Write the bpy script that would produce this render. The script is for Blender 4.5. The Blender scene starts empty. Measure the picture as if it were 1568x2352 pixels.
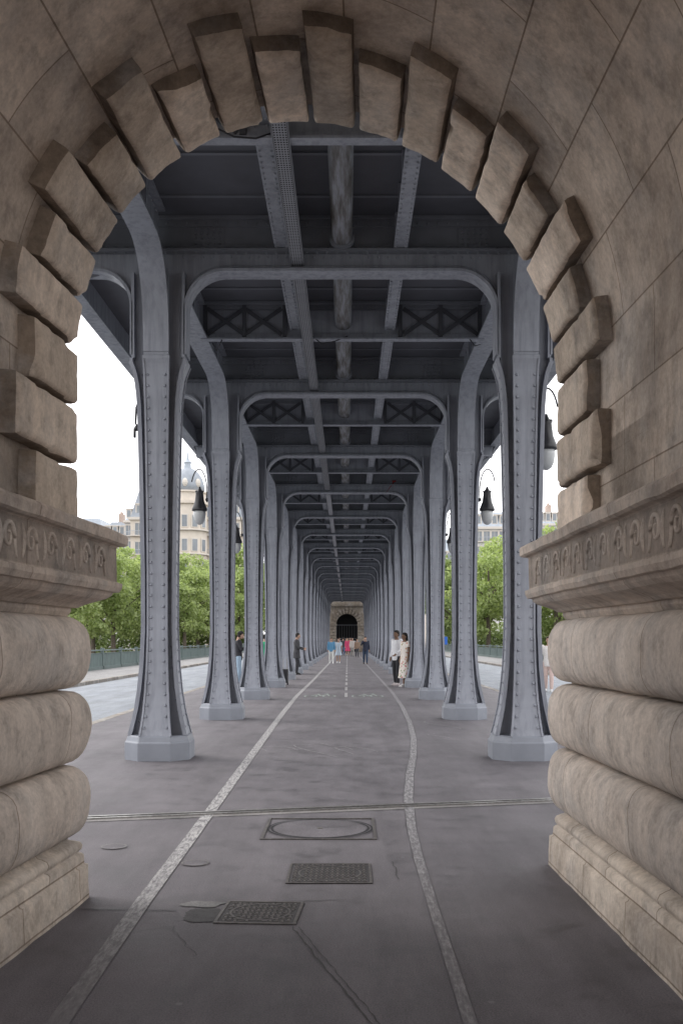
import bpy, math, random
import numpy as np
from mathutils import Vector, Matrix, noise
random.seed(7); np.random.seed(7)
SC=bpy.context.scene; COL=SC.collection
PI=math.pi
AX=-0.08          # axis of the viaduct
ORD=['first','second','third','fourth','fifth','sixth','seventh','eighth','ninth','tenth','eleventh','twelfth','thirteenth','fourteenth','fifteenth','sixteenth','seventeenth','eighteenth','nineteenth','twentieth']
# ---------------------------------------------------------------- helpers
class MB:
    def __init__(s): s.v=[]; s.f=[]; s.uv=None
    def add(s,vs,fs):
        n=len(s.v); s.v+=[tuple(p) for p in vs]; s.f+=[tuple(i+n for i in f) for f in fs]; return n
    def box(s,x0,x1,y0,y1,z0,z1):
        s.add([(x0,y0,z0),(x1,y0,z0),(x1,y1,z0),(x0,y1,z0),(x0,y0,z1),(x1,y0,z1),(x1,y1,z1),(x0,y1,z1)],
              [(0,3,2,1),(4,5,6,7),(0,1,5,4),(1,2,6,5),(2,3,7,6),(3,0,4,7)])
    def bar(s,p,q,w,h,up=(0,0,1)):
        p=Vector(p); q=Vector(q); d=(q-p).normalized(); u=Vector(up)
        if abs(d.dot(u))>.98: u=Vector((0,1,0))
        a=d.cross(u).normalized(); b=a.cross(d).normalized()
        vs=[]
        for c in (p,q):
            for (i,j) in ((-1,-1),(1,-1),(1,1),(-1,1)): vs.append(c+a*(i*w/2)+b*(j*h/2))
        s.add(vs,[(0,3,2,1),(4,5,6,7),(0,1,5,4),(1,2,6,5),(2,3,7,6),(3,0,4,7)])
    def tube(s,pts,rad,n=8,cap=True):
        pts=[Vector(p) for p in pts]
        if not hasattr(rad,'__len__'): rad=[rad]*len(pts)
        vs=[]; prev=None
        for i,p in enumerate(pts):
            d=(pts[min(i+1,len(pts)-1)]-pts[max(i-1,0)])
            d=d.normalized() if d.length>1e-9 else Vector((0,0,1))
            if prev is None:
                r=Vector((0,0,1)) if abs(d.z)<.9 else Vector((1,0,0))
                a=d.cross(r).normalized()
            else:
                a=(prev-d*prev.dot(d)).normalized()
            prev=a; b=d.cross(a)
            for k in range(n):
                t=2*PI*k/n; vs.append(p+a*(math.cos(t)*rad[i])+b*(math.sin(t)*rad[i]))
        fs=[]
        for i in range(len(pts)-1):
            for k in range(n):
                fs.append((i*n+k,i*n+(k+1)%n,(i+1)*n+(k+1)%n,(i+1)*n+k))
        if cap: fs.append(tuple(range(n-1,-1,-1))); fs.append(tuple(range((len(pts)-1)*n,len(pts)*n)))
        s.add(vs,fs)
    def loft(s,rings,n=14,ph=0):
        vs=[]
        for (cx,cy,cz,rx,ry) in rings:
            for k in range(n):
                t=2*PI*k/n+ph; vs.append((cx+rx*math.cos(t),cy+ry*math.sin(t),cz))
        fs=[]
        for i in range(len(rings)-1):
            for k in range(n): fs.append((i*n+k,i*n+(k+1)%n,(i+1)*n+(k+1)%n,(i+1)*n+k))
        fs.append(tuple(range(n-1,-1,-1))); fs.append(tuple(range((len(rings)-1)*n,len(rings)*n)))
        s.add(vs,fs)
    def ball(s,c,r,n=10,m=7):
        if not hasattr(r,'__len__'): r=(r,r,r)
        rings=[]
        for i in range(m+1):
            a=-PI/2+PI*i/m; q=max(math.cos(a),.02)
            rings.append((c[0],c[1],c[2]+r[2]*math.sin(a),r[0]*q,r[1]*q))
        s.loft(rings,n)
    def rivet(s,p,nrm,r=.014,h=.01):
        p=Vector(p); d=Vector(nrm)
        a=d.cross(Vector((0,0,1)) if abs(d.z)<.9 else Vector((1,0,0))).normalized(); b=d.cross(a)
        vs=[]
        for (q,o) in ((1,0),(.55,h)):
            for k in range(6):
                t=PI*k/3; vs.append(p+a*(math.cos(t)*r*q)+b*(math.sin(t)*r*q)+d*o)
        s.add(vs,[(k,(k+1)%6,6+(k+1)%6,6+k) for k in range(6)]+[(6,7,8,9,10,11)])
    def strip(s,pts,w,z):
        vs=[]
        for i,p in enumerate(pts):
            a=pts[max(i-1,0)]; b=pts[min(i+1,len(pts)-1)]
            d=Vector((b[0]-a[0],b[1]-a[1])).normalized(); n=Vector((-d.y,d.x))
            ww=w[i] if hasattr(w,'__len__') else w
            vs+=[(p[0]-n.x*ww/2,p[1]-n.y*ww/2,z),(p[0]+n.x*ww/2,p[1]+n.y*ww/2,z)]
        s.add(vs,[(2*i,2*i+2,2*i+3,2*i+1) for i in range(len(pts)-1)])
    def prism(s,poly,y0,y1):
        n=len(poly)
        s.add([(x,y0,z) for x,z in poly]+[(x,y1,z) for x,z in poly],
              [tuple(range(n)),tuple(range(2*n-1,n-1,-1))]+[(i,i+n,(i+1)%n+n,(i+1)%n) for i in range(n)])
    def build(s,name,mat,parent=None,smooth=False,bevel=0,uv=None,remesh=0,seg=2):
        me=bpy.data.meshes.new(name); me.from_pydata(s.v,[],s.f); me.update()
        if uv is not None:
            l=me.uv_layers.new(name='UVMap'); idx=np.empty(len(me.loops),dtype=np.int32); me.loops.foreach_get('vertex_index',idx)
            arr=np.array(uv,dtype=np.float32)[idx]; l.data.foreach_set('uv',arr.ravel())
        if smooth: me.polygons.foreach_set('use_smooth',[True]*len(me.polygons))
        me.materials.append(mat)
        o=bpy.data.objects.new(name,me); COL.objects.link(o)
        if parent: o.parent=parent
        if bevel:
            m=o.modifiers.new('Bevel','BEVEL'); m.width=bevel; m.segments=seg; m.limit_method='ANGLE'; m.angle_limit=math.radians(40)
        if remesh:
            m=o.modifiers.new('Remesh','REMESH'); m.mode='VOXEL'; m.voxel_size=remesh; m.use_smooth_shade=True
            m=o.modifiers.new('Smooth','SMOOTH'); m.iterations=3; m.factor=.5
        return o
def tag(o,label=None,cat=None,group=None,kind=None):
    if label: o['label']=label
    if cat: o['category']=cat
    if group: o['group']=group
    if kind: o['kind']=kind
    return o
def empty(name,loc,label,cat,group=None,rz=0):
    o=bpy.data.objects.new(name,None); COL.objects.link(o); o.location=loc; o.rotation_euler=(0,0,rz); o.empty_display_size=.2
    return tag(o,label,cat,group)
def kids(o): return [c for c in bpy.data.objects if c.parent==o]
# ---------------------------------------------------------------- materials
def newmat(name):
    m=bpy.data.materials.new(name); m.use_nodes=True; nt=m.node_tree; b=nt.nodes['Principled BSDF']; return m,nt,b
def noise_n(nt,vec,scale,detail=6,rough=.6):
    n=nt.nodes.new('ShaderNodeTexNoise'); n.inputs['Scale'].default_value=scale; n.inputs['Detail'].default_value=detail; n.inputs['Roughness'].default_value=rough
    nt.links.new(vec,n.inputs['Vector']); return n.outputs['Fac']
def ramp(nt,fac,stops):
    r=nt.nodes.new('ShaderNodeValToRGB'); e=r.color_ramp.elements
    while len(e)<len(stops): e.new(.5)
    for i,(p,c) in enumerate(stops):
        e[i].position=p; e[i].color=(c[0],c[1],c[2],1) if hasattr(c,'__len__') else (c,c,c,1)
    nt.links.new(fac,r.inputs['Fac']); return r.outputs['Color']
def mix(nt,a,b,fac,mode='MIX'):
    m=nt.nodes.new('ShaderNodeMix'); m.data_type='RGBA'; m.blend_type=mode
    for s,v in ((6,a),(7,b)):
        if hasattr(v,'is_linked') or hasattr(v,'links'): nt.links.new(v,m.inputs[s])
        else: m.inputs[s].default_value=(v[0],v[1],v[2],1)
    if hasattr(fac,'links'): nt.links.new(fac,m.inputs[0])
    else: m.inputs[0].default_value=fac
    return m.outputs[2]
def bump(nt,b,h,strength=.3,dist=.02,prev=None):
    n=nt.nodes.new('ShaderNodeBump'); n.inputs['Strength'].default_value=strength; n.inputs['Distance'].default_value=dist
    nt.links.new(h,n.inputs['Height'])
    if prev is not None: nt.links.new(prev,n.inputs['Normal'])
    nt.links.new(n.outputs['Normal'],b.inputs['Normal']); return n.outputs['Normal']
def texco(nt,which='Object'):
    return nt.nodes.new('ShaderNodeTexCoord').outputs[which]
def mapping(nt,vec,scale):
    m=nt.nodes.new('ShaderNodeMapping'); m.inputs['Scale'].default_value=scale; nt.links.new(vec,m.inputs['Vector']); return m.outputs['Vector']
def stone(name,c1,c2,dirt=(.17,.125,.09),brick=None,dirtamt=(.42,.7),rough_b=.5,rand=False,grey=(.42,.395,.375),band=False):
    m,nt,b=newmat(name); v=texco(nt)
    n1=noise_n(nt,v,1.7,8,.62); col=ramp(nt,n1,[(.3,c1),(.7,c2)])
    ng=noise_n(nt,mapping(nt,v,(1.1,1.1,1.1)),1.35,9,.7); col=mix(nt,col,grey,mix(nt,(0,0,0),ramp(nt,ng,[(.48,0.),(.62,1.)]),.6))
    if rand:
        oi=nt.nodes.new('ShaderNodeObjectInfo'); col=mix(nt,col,ramp(nt,oi.outputs['Random'],[(0,(.76,.73,.69)),(.5,(.98,.96,.93)),(1,(1.16,1.13,1.10))]),1,'MULTIPLY')
    n2=noise_n(nt,v,.9,10,.7); d=ramp(nt,n2,[(dirtamt[0],0.),(dirtamt[1],1.)])
    col=mix(nt,col,dirt,mix(nt,(0,0,0),d,.75))
    st=noise_n(nt,mapping(nt,v,(5,5,1.2)),1.3,6,.6); stc=ramp(nt,st,[(.35,.78),(.6,1.06)]); col=mix(nt,col,stc,.8,'MULTIPLY')
    n3=noise_n(nt,v,34,5,.75); g=ramp(nt,n3,[(.3,.76),(.7,1.16)]); col=mix(nt,col,g,.8,'MULTIPLY')
    n4=noise_n(nt,v,7,8,.7); col=mix(nt,col,ramp(nt,n4,[(.36,.68),(.5,1.02)]),.8,'MULTIPLY')
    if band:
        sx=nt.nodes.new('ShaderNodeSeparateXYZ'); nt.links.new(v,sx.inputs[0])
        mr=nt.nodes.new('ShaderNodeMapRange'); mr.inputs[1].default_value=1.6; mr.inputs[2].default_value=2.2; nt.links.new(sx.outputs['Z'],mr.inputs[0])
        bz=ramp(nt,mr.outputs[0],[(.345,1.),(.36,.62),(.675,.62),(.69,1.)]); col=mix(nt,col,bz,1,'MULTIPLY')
    vo=nt.nodes.new('ShaderNodeTexVoronoi'); vo.inputs['Scale'].default_value=22; nt.links.new(v,vo.inputs['Vector'])
    pit=ramp(nt,vo.outputs['Distance'],[(.05,0.),(.16,1.)])
    nn=bump(nt,b,n3,.4,.008)
    nn=bump(nt,b,noise_n(nt,v,6,6,.6),rough_b,.03,nn)
    nn=bump(nt,b,pit,.25,.006,nn)
    if brick:
        bt=nt.nodes.new('ShaderNodeTexBrick'); nt.links.new(texco(nt,'UV'),bt.inputs['Vector'])
        bt.inputs['Scale'].default_value=1; bt.inputs['Brick Width'].default_value=brick[0]; bt.inputs['Row Height'].default_value=brick[1]
        bt.inputs['Mortar Size'].default_value=brick[2]; bt.inputs['Mortar Smooth'].default_value=.3
        bt.inputs['Color1'].default_value=(.84,.82,.80,1); bt.inputs['Color2'].default_value=(1.1,1.08,1.05,1); bt.inputs['Mortar'].default_value=(.5,.45,.4,1)
        if len(brick)>3: bt.offset=brick[3]
        col=mix(nt,col,bt.outputs['Color'],1,'MULTIPLY')
        inv=nt.nodes.new('ShaderNodeMath'); inv.operation='SUBTRACT'; inv.inputs[0].default_value=1; nt.links.new(bt.outputs['Fac'],inv.inputs[1])
        bump(nt,b,inv.outputs[0],.6,.01,nn)
    nt.links.new(col,b.inputs['Base Color']); b.inputs['Roughness'].default_value=.9; b.inputs['Specular IOR Level'].default_value=.25
    return m
def paint(name,c,rough=.45,dirt=.5,streak=True,metal=0):
    m,nt,b=newmat(name); v=texco(nt)
    n1=noise_n(nt,v,3,6,.6); g=ramp(nt,n1,[(.3,.85),(.7,1.12)])
    col=mix(nt,c,g,.8,'MULTIPLY')
    if streak:
        n2=noise_n(nt,mapping(nt,v,(9,9,.7)),1.5,6,.65); g2=ramp(nt,n2,[(.35,.55),(.55,1.)]); col=mix(nt,col,g2,dirt,'MULTIPLY')
        nt.links.new(ramp(nt,n2,[(.3,.75),(.6,rough)]),b.inputs['Roughness'])
    else: b.inputs['Roughness'].default_value=rough
    b.inputs['Metallic'].default_value=metal
    bump(nt,b,noise_n(nt,v,40,3,.5),.12,.004)
    nt.links.new(col,b.inputs['Base Color']); return m
def plain(name,c,rough=.7,var=.25,scale=20,metal=0):
    m,nt,b=newmat(name); v=texco(nt)
    g=ramp(nt,noise_n(nt,v,scale,4,.6),[(.3,1-var),(.7,1+var)])
    nt.links.new(mix(nt,c,g,1,'MULTIPLY'),b.inputs['Base Color']); b.inputs['Roughness'].default_value=rough; b.inputs['Metallic'].default_value=metal
    return m
M={}
M['vault']=stone('vault_stone',(.55,.465,.395),(.68,.595,.52),brick=(.95,.42,.005),dirtamt=(.48,.78))
M['block']=stone('block_stone',(.57,.48,.40),(.71,.62,.535),dirtamt=(.49,.80),rand=True,rough_b=.6)
M['blockd']=stone('dark_brown_stone',(.21,.16,.12),(.34,.27,.21),dirt=(.07,.052,.04),dirtamt=(.44,.68))  # darker brown for block near ends and gap sides, sets the blocks apart
M['course']=stone('course_stone',(.60,.525,.465),(.71,.64,.58),brick=(1.3,5,.005,.0),dirtamt=(.53,.85),grey=(.50,.475,.455))
M['plinth']=stone('plinth_stone',(.56,.49,.42),(.68,.61,.54),brick=(.8,.19,.005),dirtamt=(.46,.8))
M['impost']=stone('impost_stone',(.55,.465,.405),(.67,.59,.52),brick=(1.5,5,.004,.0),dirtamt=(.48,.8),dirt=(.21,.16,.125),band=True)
M['carve']=stone('carved_stone',(.47,.395,.34),(.57,.495,.43),dirtamt=(.48,.8),dirt=(.22,.17,.13))
M['farstone']=stone('far_stone',(.23,.20,.17),(.34,.30,.25),dirtamt=(.4,.72))
M['iron']=paint('blue_grey_iron_paint',(.31,.325,.37),.40,.45)
M['ironb']=paint('column_foot_paint',(.235,.25,.285),.5,.7,False)
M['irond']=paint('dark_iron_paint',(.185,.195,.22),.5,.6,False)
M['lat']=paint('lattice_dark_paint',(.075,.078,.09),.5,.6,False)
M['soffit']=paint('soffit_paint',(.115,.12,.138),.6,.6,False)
M['tray']=paint('cable_tray_metal',(.30,.31,.34),.45,.3,False)
M['black']=plain('black_metal',(.02,.02,.023),.4)
M['dark']=plain('dark_void',(.012,.012,.014),.8)
M['glass_w']=plain('opal_glass',(.48,.49,.49),.15,.05)
M['cable']=plain('cable_rubber',(.03,.03,.035),.6)
M['kerb']=stone('kerb_granite',(.28,.27,.26),(.38,.37,.35),brick=(1.0,5,.01,.0))
M['rail']=paint('railing_green_grey',(.13,.17,.165),.5,.4)
M['steel']=plain('worn_steel',(.30,.29,.28),.35,.3,30,.6)
M['castiron']=plain('cast_iron_cover',(.125,.115,.11),.5,.35,30,.2)
def trough_mat():
    m,nt,b=newmat('stained_trough'); v=texco(nt)
    n=noise_n(nt,mapping(nt,v,(9,.9,3)),1,7,.65); col=ramp(nt,n,[(.34,(.04,.03,.022)),(.46,(.15,.145,.145)),(.58,(.28,.29,.32))])
    nt.links.new(col,b.inputs['Base Color']); b.inputs['Roughness'].default_value=.6; return m
M['trough']=trough_mat()
def asphalt(name,c1,c2,fine=120):
    m,nt,b=newmat(name); v=texco(nt)
    col=ramp(nt,noise_n(nt,v,.55,9,.65),[(.3,c1),(.7,c2)])
    col=mix(nt,col,ramp(nt,noise_n(nt,mapping(nt,v,(2.2,.35,1)),1.1,7,.7),[(.38,.72),(.6,1.1)]),.7,'MULTIPLY')
    n5=noise_n(nt,v,2.6,9,.75); col=mix(nt,col,ramp(nt,n5,[(.36,.55),(.48,1.),(.66,1.15)]),.8,'MULTIPLY')
    f=noise_n(nt,v,fine,3,.8); col=mix(nt,col,ramp(nt,f,[(.3,.5),(.72,1.6)]),.85,'MULTIPLY')
    vo=nt.nodes.new('ShaderNodeTexVoronoi'); vo.inputs['Scale'].default_value=2.3; nt.links.new(v,vo.inputs['Vector'])
    sp=ramp(nt,vo.outputs['Distance'],[(.025,1.),(.045,0.)]); col=mix(nt,col,(.19,.18,.19),mix(nt,(0,0,0),sp,.6))
    nt.links.new(col,b.inputs['Base Color']); nt.links.new(ramp(nt,n5,[(.35,.55),(.55,.8)]),b.inputs['Roughness'])
    bump(nt,b,f,.45,.005); return m
M['asph']=asphalt('platform_asphalt',(.103,.094,.104),(.158,.146,.157))
M['road']=asphalt('road_asphalt',(.175,.19,.215),(.235,.255,.28))
M['walk']=asphalt('pavement_asphalt',(.17,.165,.165),(.225,.22,.215))
M['patch']=asphalt('patch_asphalt',(.04,.037,.038),(.07,.065,.068))
M['patchl']=asphalt('pale_patch',(.19,.18,.175),(.26,.245,.24))
def linepaint(name,c,thr=(.42,.56),fade=None):
    m,nt,b=newmat(name); v=texco(nt)
    n=noise_n(nt,mapping(nt,v,(26,5,1)),1.6,9,.8); f=ramp(nt,n,[(thr[0],0.),(thr[1],1.)])
    n2=noise_n(nt,v,90,3,.8); f2=ramp(nt,n2,[(.35,.4),(.5,1.)])
    k=mix(nt,f,f2,1,'MULTIPLY')
    if fade:
        sx=nt.nodes.new('ShaderNodeSeparateXYZ'); nt.links.new(v,sx.inputs[0]); mr=nt.nodes.new('ShaderNodeMapRange')
        for q,val in zip(('From Min','From Max','To Min','To Max'),fade): mr.inputs[q].default_value=val
        nt.links.new(sx.outputs['Y'],mr.inputs['Value']); k=mix(nt,k,mr.outputs[0],1,'MULTIPLY')
    nt.links.new(mix(nt,(.12,.112,.121),c,k),b.inputs['Base Color']); b.inputs['Roughness'].default_value=.7; return m
M['line']=linepaint('worn_white_paint',(.46,.45,.44),(.38,.55))
M['linen']=linepaint('worn_white_paint_left',(.50,.49,.48),(.42,.57),(3.8,7.2,.14,1.0))
M['linel']=linepaint('very_worn_white_paint',(.42,.41,.41),(.44,.6),(4.0,11.0,.4,1.0))
M['bike']=linepaint('worn_pale_green_paint',(.32,.38,.335),(.38,.52))
def leafmat(name,c1,c2,c3):
    m,nt,b=newmat(name)
    g=nt.nodes.new('ShaderNodeNewGeometry'); r=ramp(nt,g.outputs['Random Per Island'],[(0.,c1),(.55,c2),(1.,c3)])
    n=ramp(nt,noise_n(nt,texco(nt),.45,3,.6),[(.35,.72),(.65,1.25)])
    nt.links.new(mix(nt,r,n,1,'MULTIPLY'),b.inputs['Base Color']); b.inputs['Roughness'].default_value=.6
    tr=nt.nodes.new('ShaderNodeBsdfTranslucent'); nt.links.new(mix(nt,r,(1.2,1.25,.8),1,'MULTIPLY'),tr.inputs['Color'])
    ms=nt.nodes.new('ShaderNodeMixShader'); ms.inputs[0].default_value=.5
    out=nt.nodes['Material Output']; nt.links.new(b.outputs[0],ms.inputs[1]); nt.links.new(tr.outputs[0],ms.inputs[2]); nt.links.new(ms.outputs[0],out.inputs['Surface']); return m
M['leaf']=leafmat('plane_tree_leaves',(.25,.31,.135),(.35,.42,.19),(.44,.51,.26))
M['leaf2']=leafmat('dark_leaves',(.18,.235,.11),(.26,.32,.15),(.34,.41,.20))
M['bark']=plain('bark',(.11,.09,.07),.9,.3,6)
M['bwall']=plain('limestone_facade',(.60,.54,.47),.85,.1,.6)
M['bwall2']=plain('pale_facade',(.62,.61,.60),.85,.08,.5)
M['bwall3']=plain('grey_facade',(.50,.48,.47),.85,.12,.5)
M['slate']=plain('slate_roof',(.26,.285,.32),.6,.15,1)
M['zinc']=plain('zinc_roof',(.36,.40,.45),.5,.12,1)
M['brick']=plain('chimney_brick',(.42,.33,.28),.9,.2,3)
M['pane']=plain('window_glass',(.19,.21,.23),.12,.2,.5)
M['frame']=plain('window_surround',(.57,.53,.48),.8,.1)
M['ground']=plain('bank_ground',(.12,.11,.09),.95,.3,.3)
M['water']=plain('river_water',(.05,.07,.06),.12,.3,.2)
# ---------------------------------------------------------------- world / light / camera
w=bpy.data.worlds.new('World'); SC.world=w; w.use_nodes=True; nt=w.node_tree
bg=nt.nodes['Background']; sky=nt.nodes.new('ShaderNodeTexSky'); sky.sky_type='NISHITA'; sky.sun_disc=False
S=Vector((-.55,.25,.80)).normalized()
sky.sun_elevation=math.asin(S.z); sky.sun_rotation=math.atan2(S.x,S.y); sky.air_density=1.5; sky.dust_density=4
over=mix(nt,sky.outputs[0],(16.2,16.1,16.4),.9); nt.links.new(over,bg.inputs['Color']); bg.inputs['Strength'].default_value=.15
sl=bpy.data.lights.new('sun','SUN'); sl.energy=1.4; sl.angle=math.radians(25); sl.color=(1,.97,.93)
so=bpy.data.objects.new('sun',sl); COL.objects.link(so); so.rotation_euler=(-S).to_track_quat('-Z','Y').to_euler()
cam=bpy.data.cameras.new('camera'); co=bpy.data.objects.new('camera',cam); COL.objects.link(co); SC.camera=co
co.location=(0,0,1.47); co.rotation_euler=(PI/2,0,0); cam.sensor_fit='VERTICAL'; cam.sensor_height=36; cam.sensor_width=24; cam.lens=35
cam.shift_x=-14/2352; cam.shift_y=294/2352; cam.clip_end=5000; cam.clip_start=.05
SC.view_settings.view_transform='Standard'; SC.view_settings.look='None'; SC.view_settings.exposure=0
# ---------------------------------------------------------------- setting
def sheet(name,x0,x1,y0,y1,z,mat,ny=1):
    m=MB(); m.box(x0,x1,y0,y1,z-.5,z); o=m.build(name,mat); return tag(o,kind='structure')
o=MB(); o.add([(-3000,-500,-6),(3000,-500,-6),(3000,4000,-6),(-3000,4000,-6)],[(0,1,2,3)]); tag(o.build('river',M['water']),kind='structure')
sheet('platform_pavement',-4.42,4.26,-14,126,0,M['asph'])
sheet('road_left',-9.2,-4.60,-14,300,-.12,M['road'])
sheet('road_right',4.44,9.1,-14,300,-.12,M['road'])
sheet('pavement_left',-12.6,-9.38,-14,300,.0,M['walk'])
sheet('pavement_right',9.28,12.5,-14,300,.0,M['walk'])
sheet('embankment',-500,500,128,900,-.7,M['ground'])
sheet('embankment_side',-500,-12.8,85,127.9,-.7,M['ground'])
sheet('embankment_side',12.7,500,85,127.9,-.7,M['ground'])
for nm,x0,x1 in (('kerb_platform_left',-4.60,-4.42),('kerb_platform_right',4.26,4.44),('kerb_left',-9.38,-9.2),('kerb_right',9.1,9.28)):
    m=MB(); m.box(x0,x1,-14,300,-.4,.006)
    uv=[(v[1],v[2]+v[0]) for v in m.v]
    tag(m.build(nm,M['kerb'],bevel=.02,uv=uv),kind='structure')
m=MB(); m.strip([(-1.08,2.6),(-1.12,4.36),(-1.146,5.6),(-1.16,7.4),(-1.18,9.1),(-1.24,14.3),(-1.30,20),(-1.33,25.8),(-1.26,36),(-1.16,63),(-1.15,110)],[.09,.09,.095,.095,.10]+[.105]*6,.005)
tag(m.build('painted_line_left',M['linen']),kind='structure')
m=MB(); m.strip([(.47,2.6),(.47,3.95),(.47,5.34),(.476,6.7),(.50,7.8),(.56,9.2),(.68,10.9),(.83,12.6),(.98,14.8),(1.10,17.6),(1.2,22),(1.25,28),(1.2,42),(1.13,61),(1.12,110)],[.05,.055,.055,.065,.07]+[.085]*10,.005)
tag(m.build('painted_line_right',M['linel']),kind='structure')
m=MB(); y=25.6
while y<112: m.strip([(-.04,y),(-.04,y+2.0)],.075,.005); y+=3.4
tag(m.build('painted_dashed_centre_line',M['line']),kind='structure')
for nm,cx in (('painted_bicycle_symbol_left',-.72),('painted_bicycle_symbol_right',.52)):
    m=MB()
    for s_ in (-1,1): m.strip([(cx+s_*.24+.16*math.cos(a*PI/8),26+.55*math.sin(a*PI/8)) for a in range(17)],.045,.005)
    m.strip([(cx-.24,26),(cx-.06,26.9),(cx+.18,26.9),(cx+.02,26),(cx-.24,26)],.045,.0052); m.strip([(cx+.24,26),(cx+.16,27.2),(cx+.08,27.25)],.045,.0054); m.strip([(cx+.02,26),(cx-.08,27.1)],.045,.0056)
    tag(m.build(nm,M['bike']),kind='structure')
m=MB()
def scrib(cx,cy,r,n,seed):
    random.seed(seed); pts=[]; a=0
    for i in range(n): a+=.5; pts.append((cx+r*math.cos(a)*(1+.6*random.random()),cy+3*r*math.sin(a*.7)*(1+.4*random.random())))
    m.strip(pts,.010,.0058)
scrib(1.45,15.1,.14,16,1); scrib(1.62,17.2,.2,14,2); scrib(-.25,12.9,.32,10,3); scrib(.15,12.8,.25,9,4); scrib(-.9,12.95,.2,8,5)
tag(m.build('chalk_scribbles',M['line']),kind='structure')
jo=lambda x:8.68+.233*x
m=MB(); m.add([(-4.4,jo(-4.4)-.16,.004),(4.2,jo(4.2)-.16,.004),(4.2,jo(4.2)+.14,.004),(-4.4,jo(-4.4)+.14,.004)],[(0,1,2,3)])
tag(m.build('stone_threshold_strip',M['patchl']),kind='structure')
r=empty('expansion_joint',(0,8.68,0),'long steel expansion joint rail crossing the pavement just beyond the stone arch','expansion joint')
for i,(d,nm) in enumerate(((-.045,'rail'),(.045,'rail'))):
    m=MB(); m.bar((-4.3,.233*-4.3+d,.006),(4.1,.233*4.1+d,.006),.032,.02); m.build(nm,M['steel'],r)
m=MB(); m.bar((-4.3,.233*-4.3,.005),(4.1,.233*4.1,.005),.056,.006); m.build('gap',M['dark'],r)
def cover1():
    r=empty('manhole_cover',(-.214,7.75,0),'large square chamber cover with a wide asphalt filled disc, nearest the expansion joint','manhole cover','access covers set in the pavement')
    m=MB(); h=.43
    for (a,b,c,d) in ((-h,h,-h,-h+.022),(-h,h,h-.022,h),(-h,-h+.022,-h+.022,h-.022),(h-.022,h,-h+.022,h-.022)): m.box(a,b,c,d,.001,.009)
    m.build('frame',M['castiron'],r)
    m=MB()
    for R in (.405,.375):
        m.strip([(R*math.cos(t*PI/32),R*math.sin(t*PI/32)) for t in range(65)],.014,.007)
    m.build('ring',M['dark'],r)
    m=MB(); m.loft([(0,0,.001,.36,.36),(0,0,.0055,.36,.36)],48); m.build('disc',M['asph'],r)
    m=MB(); m.loft([(0,0,.003,.03,.03),(0,0,.010,.025,.025)],12); m.build('keyhole',M['castiron'],r)
cover1()
def grate(x,y,h,rz,lab,nr):
    r=empty('manhole_cover',(x,y,0),lab,'manhole cover','access covers set in the pavement',rz)
    m=MB(); m.box(-h,h,-h,h,.001,.004); m.build('plate',M['patch'],r)
    m=MB()
    for (a,b,c,d) in ((-h,h,-h,-h+.016),(-h,h,h-.016,h),(-h,-h+.016,-h+.016,h-.016),(h-.016,h,-h+.016,h-.016)): m.box(a,b,c,d,.001,.008)
    m.build('frame',M['castiron'],r)
    m=MB(); q=(h-.03)/nr
    for i in range(-nr,nr):
        for j in range(-nr,nr):
            cx=(i+.5)*q; cy=(j+.5)*q; rr=math.hypot(cx,cy)
            if abs(rr-h*.74)<q*.5: continue
            if (i+j)%2: m.box(cx-q*.42,cx+q*.42,cy-q*.2,cy+q*.2,.002,.008)
            else: m.box(cx-q*.2,cx+q*.2,cy-q*.42,cy+q*.42,.002,.008)
    m.strip([(h*.74*math.cos(t*PI/24),h*.74*math.sin(t*PI/24)) for t in range(49)],.012,.0075)
    m.build('tread_pattern',M['castiron'],r)
grate(-.112,6.26,.262,0,'square cast iron cover with basket weave tread, in the middle of the three square covers',7)
grate(-.469,5.36,.215,-.06,'small rusty square cast iron cover beside a dark asphalt patch, closest to the viewer',6)
for x,y,l in ((-1.655,7.06,'tiny round valve cover left of the white line'),(-1.0,6.54,'tiny round valve cover on the right edge of the left white line')):
    r=empty('valve_cover',(x,y,0),l,'valve cover','small round covers')
    m=MB(); m.strip([(.085*math.cos(t*PI/16),.085*math.sin(t*PI/16)) for t in range(33)],.012,.008); m.build('ring',M['castiron'],r)
    m=MB(); m.loft([(0,0,.001,.075,.075),(0,0,.006,.075,.075)],24); m.build('lid',M['asph'],r)
def blob(name,cx,cy,rx,ry,z,mat,seed):
    random.seed(seed); m=MB(); n=60
    pts=[]
    for i in range(n):
        t=2*PI*i/n; q=1+.35*noise.noise(Vector((math.cos(t)*1.5+seed,math.sin(t)*1.5,0)))+.12*noise.noise(Vector((math.cos(t)*7+seed,math.sin(t)*7,0)))
        pts.append((cx+rx*q*math.cos(t),cy+ry*q*math.sin(t),z))
    m.add(pts,[tuple(range(n))]); tag(m.build(name,mat),kind='structure')
blob('asphalt_patch',-.77,5.31,.12,.14,.0035,M['patch'],3)
blob('pale_asphalt_patch',-.80,5.53,.11,.07,.0045,M['walk'],5)
m=MB()
def crack(p,q,n,w,amp,seed,z=.0042):
    random.seed(seed); pts=[]
    for i in range(n+1):
        t=i/n; pts.append((p[0]+(q[0]-p[0])*t+random.uniform(-amp,amp),p[1]+(q[1]-p[1])*t+random.uniform(-amp,amp)))
    m.strip(pts,[w*random.uniform(.5,1.5) for _ in pts],z)
crack((-1.5,5.43),(-.92,5.4),16,.010,.008,1); crack((-.285,5.09),(.12,3.7),30,.008,.006,2); crack((-.25,5.09),(.155,3.7),30,.005,.006,12)
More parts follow.
